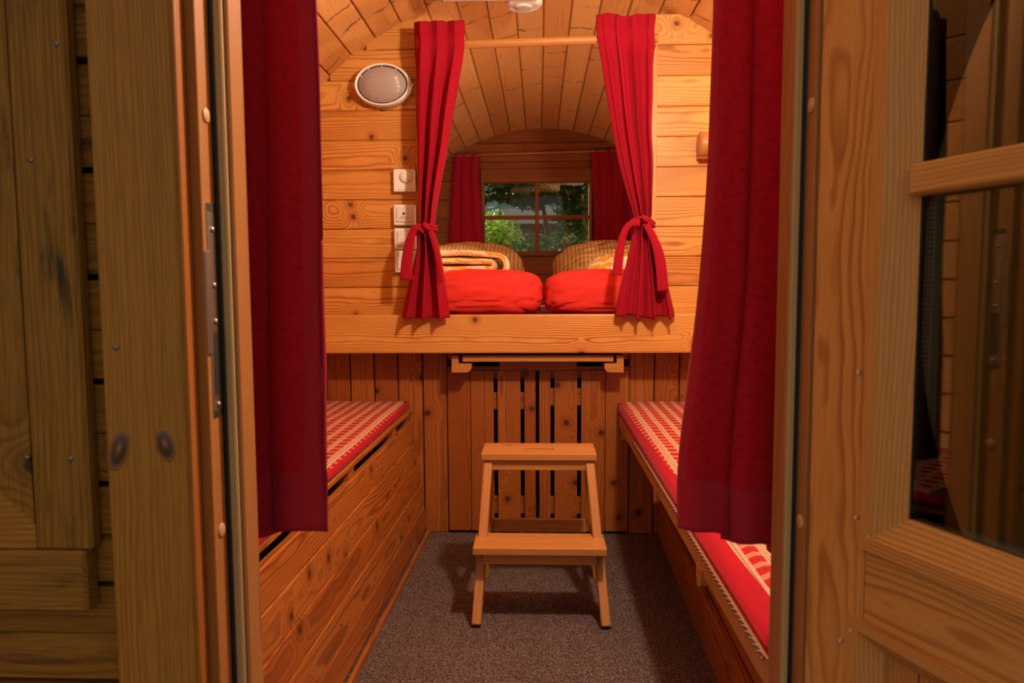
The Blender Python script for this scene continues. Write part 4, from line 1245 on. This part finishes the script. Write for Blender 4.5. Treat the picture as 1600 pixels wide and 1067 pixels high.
# glazing beads: mitred, sloping towards the glass
def bead(b, pts_out, pts_in, h_out=.006, h_in=-.016, rnd=.3):
    """mitred trapezoid between an outer edge and an inner edge given as (s,z) pairs"""
    (a, c), (e, f) = pts_out, pts_in
    def P(q_, n_): return D0 + dd * q_[0] + up * q_[1] + dn * n_
    vs = [P(a, -.002), P(c, -.002), P(a, h_out), P(c, h_out)]
    def toward(q0, q1, t): return (lerp(q0[0], q1[0], t), lerp(q0[1], q1[1], t))
    vs += [P(toward(a, e, .35), h_out), P(toward(c, f, .35), h_out), P(e, h_in), P(f, h_in), P(e, -.03), P(f, -.03)]
    L = (Vector(c) - Vector(a)).length; ax_s = abs(c[0] - a[0]) > abs(c[1] - a[1])
    gr = []
    prm = [a, c, a, c, toward(a, e, .35), toward(c, f, .35), e, f, e, f]
    for q_, k_ in zip(prm, (0, 0, 1, 1, 2, 2, 3, 3, 4, 4)):
        gr.append(((q_[0] if ax_s else q_[1]) + rnd * 20, (q_[1] if ax_s else q_[0]) + .02 * rnd, .03 + .01 * k_))
    b.add(vs, [[0, 1, 3, 2], [2, 3, 5, 4], [4, 5, 7, 6], [6, 7, 9, 8], [8, 9, 1, 0], [0, 2, 4, 6, 8], [1, 3, 5, 7, 9]], gr, rnd)
def frame_beads(s0, s1, z0, z1, wd, matn, nm='bead'):
    O = [(s0, z0), (s1, z0), (s1, z1), (s0, z1)]; I = [(s0 + wd, z0 + wd), (s1 - wd, z0 + wd), (s1 - wd, z1 - wd), (s0 + wd, z1 - wd)]
    for k in range(4):
        b = MB(); bead(b, (O[k], O[(k + 1) % 4]), (I[k], I[(k + 1) % 4]), rnd=.1 + .2 * k); b.build(nm, M[matn], door)
frame_beads(.085, DW - .085, .757, 1.76, .045, 'door', 'glazing_bead')
frame_beads(.072, DW - .085, .14, .672, .035, 'door', 'panel_moulding')
b = MB()
s = .095
while s < DW - .09:
    dbox(b, s, s + .048, .14, .67, -.035, -.022, rnd=None); s += .05
b.build('panel', M['door'], door)
b = MB(); dbox(b, .127, .1315, .79, 1.73, -.028, -.0165, bev=0); dbox(b, .127, DW - .127, .797, .8005, -.028, -.0165, 'x', bev=0); b.build('seal', M['gasket'], door)
b = MB()
dbox(b, .1315, .1435, .80, 1.73, -.034, -.022, bev=.001); dbox(b, .1435, DW - .13, .8005, .806, -.034, -.022, 'x', bev=.001)
spc = b.build('spacer', M['spacer'], door)
b = MB()
for k in range(180):
    z = .812 + k * .005
    for q_ in (.1355, .1395): dbox(b, q_ - .0008, q_ + .0008, z, z + .0022, -.0222, -.0215, bev=0)
b.build('perforation', M['gasket'], spc)['kind'] = 'stuff'
b = MB(); dbox(b, .13, DW - .13, .798, 1.73, -.0212, -.0182, bev=0); b.build('pane', M['door_pane'], door)
b = MB(); dbox(b, .13, DW - .13, .798, 1.73, -.040, -.037, bev=0); b.build('pane', M['door_pane'], door)
b = MB(); dbox(b, .128, DW - .128, 1.148, 1.181, -.0180, .002, 'x', bev=.003, rnd=.2); b.build('muntin', M['door'], door)
for (s_, z_) in ((.098, .795 - .022), (.079, .79), (.077, .655), (.062, .635), (.075, .957)):
    b = MB(); c_ = D0 + dd * s_ + up * z_ + dn * .0065
    b.lathe([(.0018, -.005), (.0018, 0), (0, .0003)], c_, dn, .6, 1.6, n=10); b.build('dowel', M['dowel'], door)

# ------------------------------------------------------------------ outside
b = MB(); b.add([(-30, -10, -.45), (30, -10, -.45), (30, 60, -.45), (-30, 60, -.45)], [[0, 1, 2, 3]])
struct(b.build('ground', plain('earth', (.085, .058, .036), .95, spec=.1)), 'bare earth around the cabin', 'ground')
def foliage(name, c, s, n, leaf, mat, label, seed, cat='tree', trunk=None, group=None, trunk_mat=None):
    rr = random.Random(seed); t = thing(name, label, cat, (c[0], c[1], -.45), group)
    b = MB(); vs = []; fs = []; rn_ = []
    for k in range(n):
        while True:
            p = Vector((rr.uniform(-1, 1), rr.uniform(-1, 1), rr.uniform(-1, 1)))
            if .35 < p.length < 1: break
        p *= 1 + .45 * noise.noise(p * 2.2 + Vector((seed, 0, 0)))
        if noise.noise(p * 3.1 + Vector((0, seed, 0))) < -.22: continue
        q_ = Vector((c[0] + p.x * s[0], c[1] + p.y * s[1], c[2] + p.z * s[2]))
        a = Vector((rr.gauss(0, 1), rr.gauss(0, 1), rr.gauss(0, .6))).normalized(); d = a.orthogonal().normalized()
        L = leaf * rr.uniform(.6, 1.4); W_ = L * .45
        i = len(vs); mid = q_ + Vector((0, 0, -L * .1))
        vs += [q_ - a * L, mid + d * W_, q_ + a * L, mid - d * W_]; fs.append([i, i + 1, i + 2, i + 3]); v_ = rr.random(); rn_ += [v_] * 4
    b.add(vs, fs, None, rn_); b.build('foliage', mat, t)
    for (x0, y0, x1, z1, r) in (trunk or []):
        b = MB(); pts = [(lerp(x0, x1, k / 8) + .03 * math.sin(k * 1.7 + x0 * 9), y0, lerp(-.45, z1, k / 8)) for k in range(9)]
        b.tube(pts, [lerp(r, r * .55, k / 8) for k in range(9)], 10); b.build('trunk', trunk_mat or M['ext'], t)
LM = {'bright': leafmat('bright_leaves', hexc(96, 150, 40), hexc(190, 215, 80)), 'mid': leafmat('green_leaves', hexc(40, 80, 24), hexc(110, 140, 50)),
      'dark': leafmat('dark_leaves', hexc(36, 62, 24), hexc(92, 120, 48))}
foliage('leafy_bush', (X(765, 9, 380), 9, Z(385, 9, 765)), (.42, .5, .42), 2600, .05, LM['bright'], 'bright green bush in the lower left of the window view', 3, 'bush', trunk=[(X(765, 9, 380), 9, X(765, 9, 380), 1.4, .03)])
foliage('leafy_bush', (X(782, 10, 370), 10, Z(378, 10, 782)), (.20, .4, .34), 1500, .05, LM['mid'], 'mid-green bush beside the brown hut in the window view', 5, 'bush', trunk=[(X(782, 10, 380), 10, X(782, 10, 380), 1.5, .03)])
foliage('leafy_bush', (X(850, 9.5, 395), 9.4, Z(402, 9.5, 850)), (1.0, .5, .30), 2600, .05, LM['mid'], 'low green shrubbery along the bottom of the window view', 6, 'bush', trunk=[(X(850, 9.4, 380), 9.4, X(850, 9.4, 380), 1.2, .03)])
foliage('broadleaf_tree', (X(922, 11, 330), 11.5, Z(330, 11, 905)), (.52, .8, 1.5), 6500, .06, LM['mid'], 'leafy tree filling the right-hand window panes', 8, trunk=[(X(872, 10, 370), 10.2, X(862, 10, 370), 1.6, .05), (X(880, 10, 370), 10.3, X(884, 10, 370), 1.6, .045)], trunk_mat=plain('reddish_bark', (.33, .10, .08), .8))
foliage('broadleaf_tree', (X(820, 11, 270), 11, Z(272, 11, 820)), (1.3, .8, .42), 6500, .06, LM['dark'], 'dark overhanging tree crown across the top of the window view', 9, trunk=[(X(960, 11, 272), 11.3, X(900, 11, 272), 2.5, .10)])
foliage('broadleaf_tree', (X(830, 12, 300), 12, Z(303, 12, 825)), (.55, .7, .22), 2600, .06, LM['dark'], 'dark tree crown above the hut roof in the window view', 10, trunk=[(X(885, 12, 300), 12.4, X(850, 12, 300), 2.5, .07)])
hut = thing('garden_hut', 'brown timber hut with a pale grey flat roof among the trees outside the window', 'hut', (X(835, 14, 370), 14, -.45))
b = MB(); z = -.45
hx0, hx1 = X(795, 14, 370), X(872, 14, 370)
while z < Z(352, 14): b.box((hx0, 14, z), (hx1, 14.06, z + .15), 'x', .01); z += .155
b.box((hx0, 14.06, -.45), (hx0 + .06, 15.6, Z(350, 14)), 'z', 0); b.box((hx1 - .06, 14.06, -.45), (hx1, 15.6, Z(350, 14)), 'z', 0)
b.build('wall', M['ext'], hut)
b = MB(); b.box((hx0 - .15, 13.8, Z(350, 13.8)), (hx1 + .05, 15.7, Z(327, 13.8)), 'x', .01); b.build('roof', M['grey'], hut)
# wooded hillside
b = MB(); NX, NY = 90, 40; vs = []; fs = []
for j in range(NY + 1):
    for i in range(NX + 1):
        x = lerp(-40, 30, i / NX); t = j / NY; y = lerp(55, 95, t)
        z = -2 + 26 * t ** .8 + 6 * t * noise.noise(Vector((x * .05, 3, 1))) + 1.6 * noise.noise(Vector((x * .6, y * .5, 0))) + .9 * noise.noise(Vector((x * 1.7, y * 1.4, 5)))
        vs.append((x, y, z))
for j in range(NY):
    for i in range(NX): a = j * (NX + 1) + i; fs.append([a, a + 1, a + NX + 2, a + NX + 1])
b.add(vs, fs, None, .5)
q = NT('wooded_hillside'); n_ = q.noise(q.n.new('ShaderNodeTexCoord').outputs['Object'], 1.4, 5.0, .7)
q.set(q.b.inputs['Base Color'], q.ramp(n_, [(.35, hexc(50, 86, 84)), (.65, hexc(120, 150, 140))])); q.b.inputs['Roughness'].default_value = 1
struct(b.build('hill', q.m), 'hazy blue-green wooded hillside in the distance', 'hill')
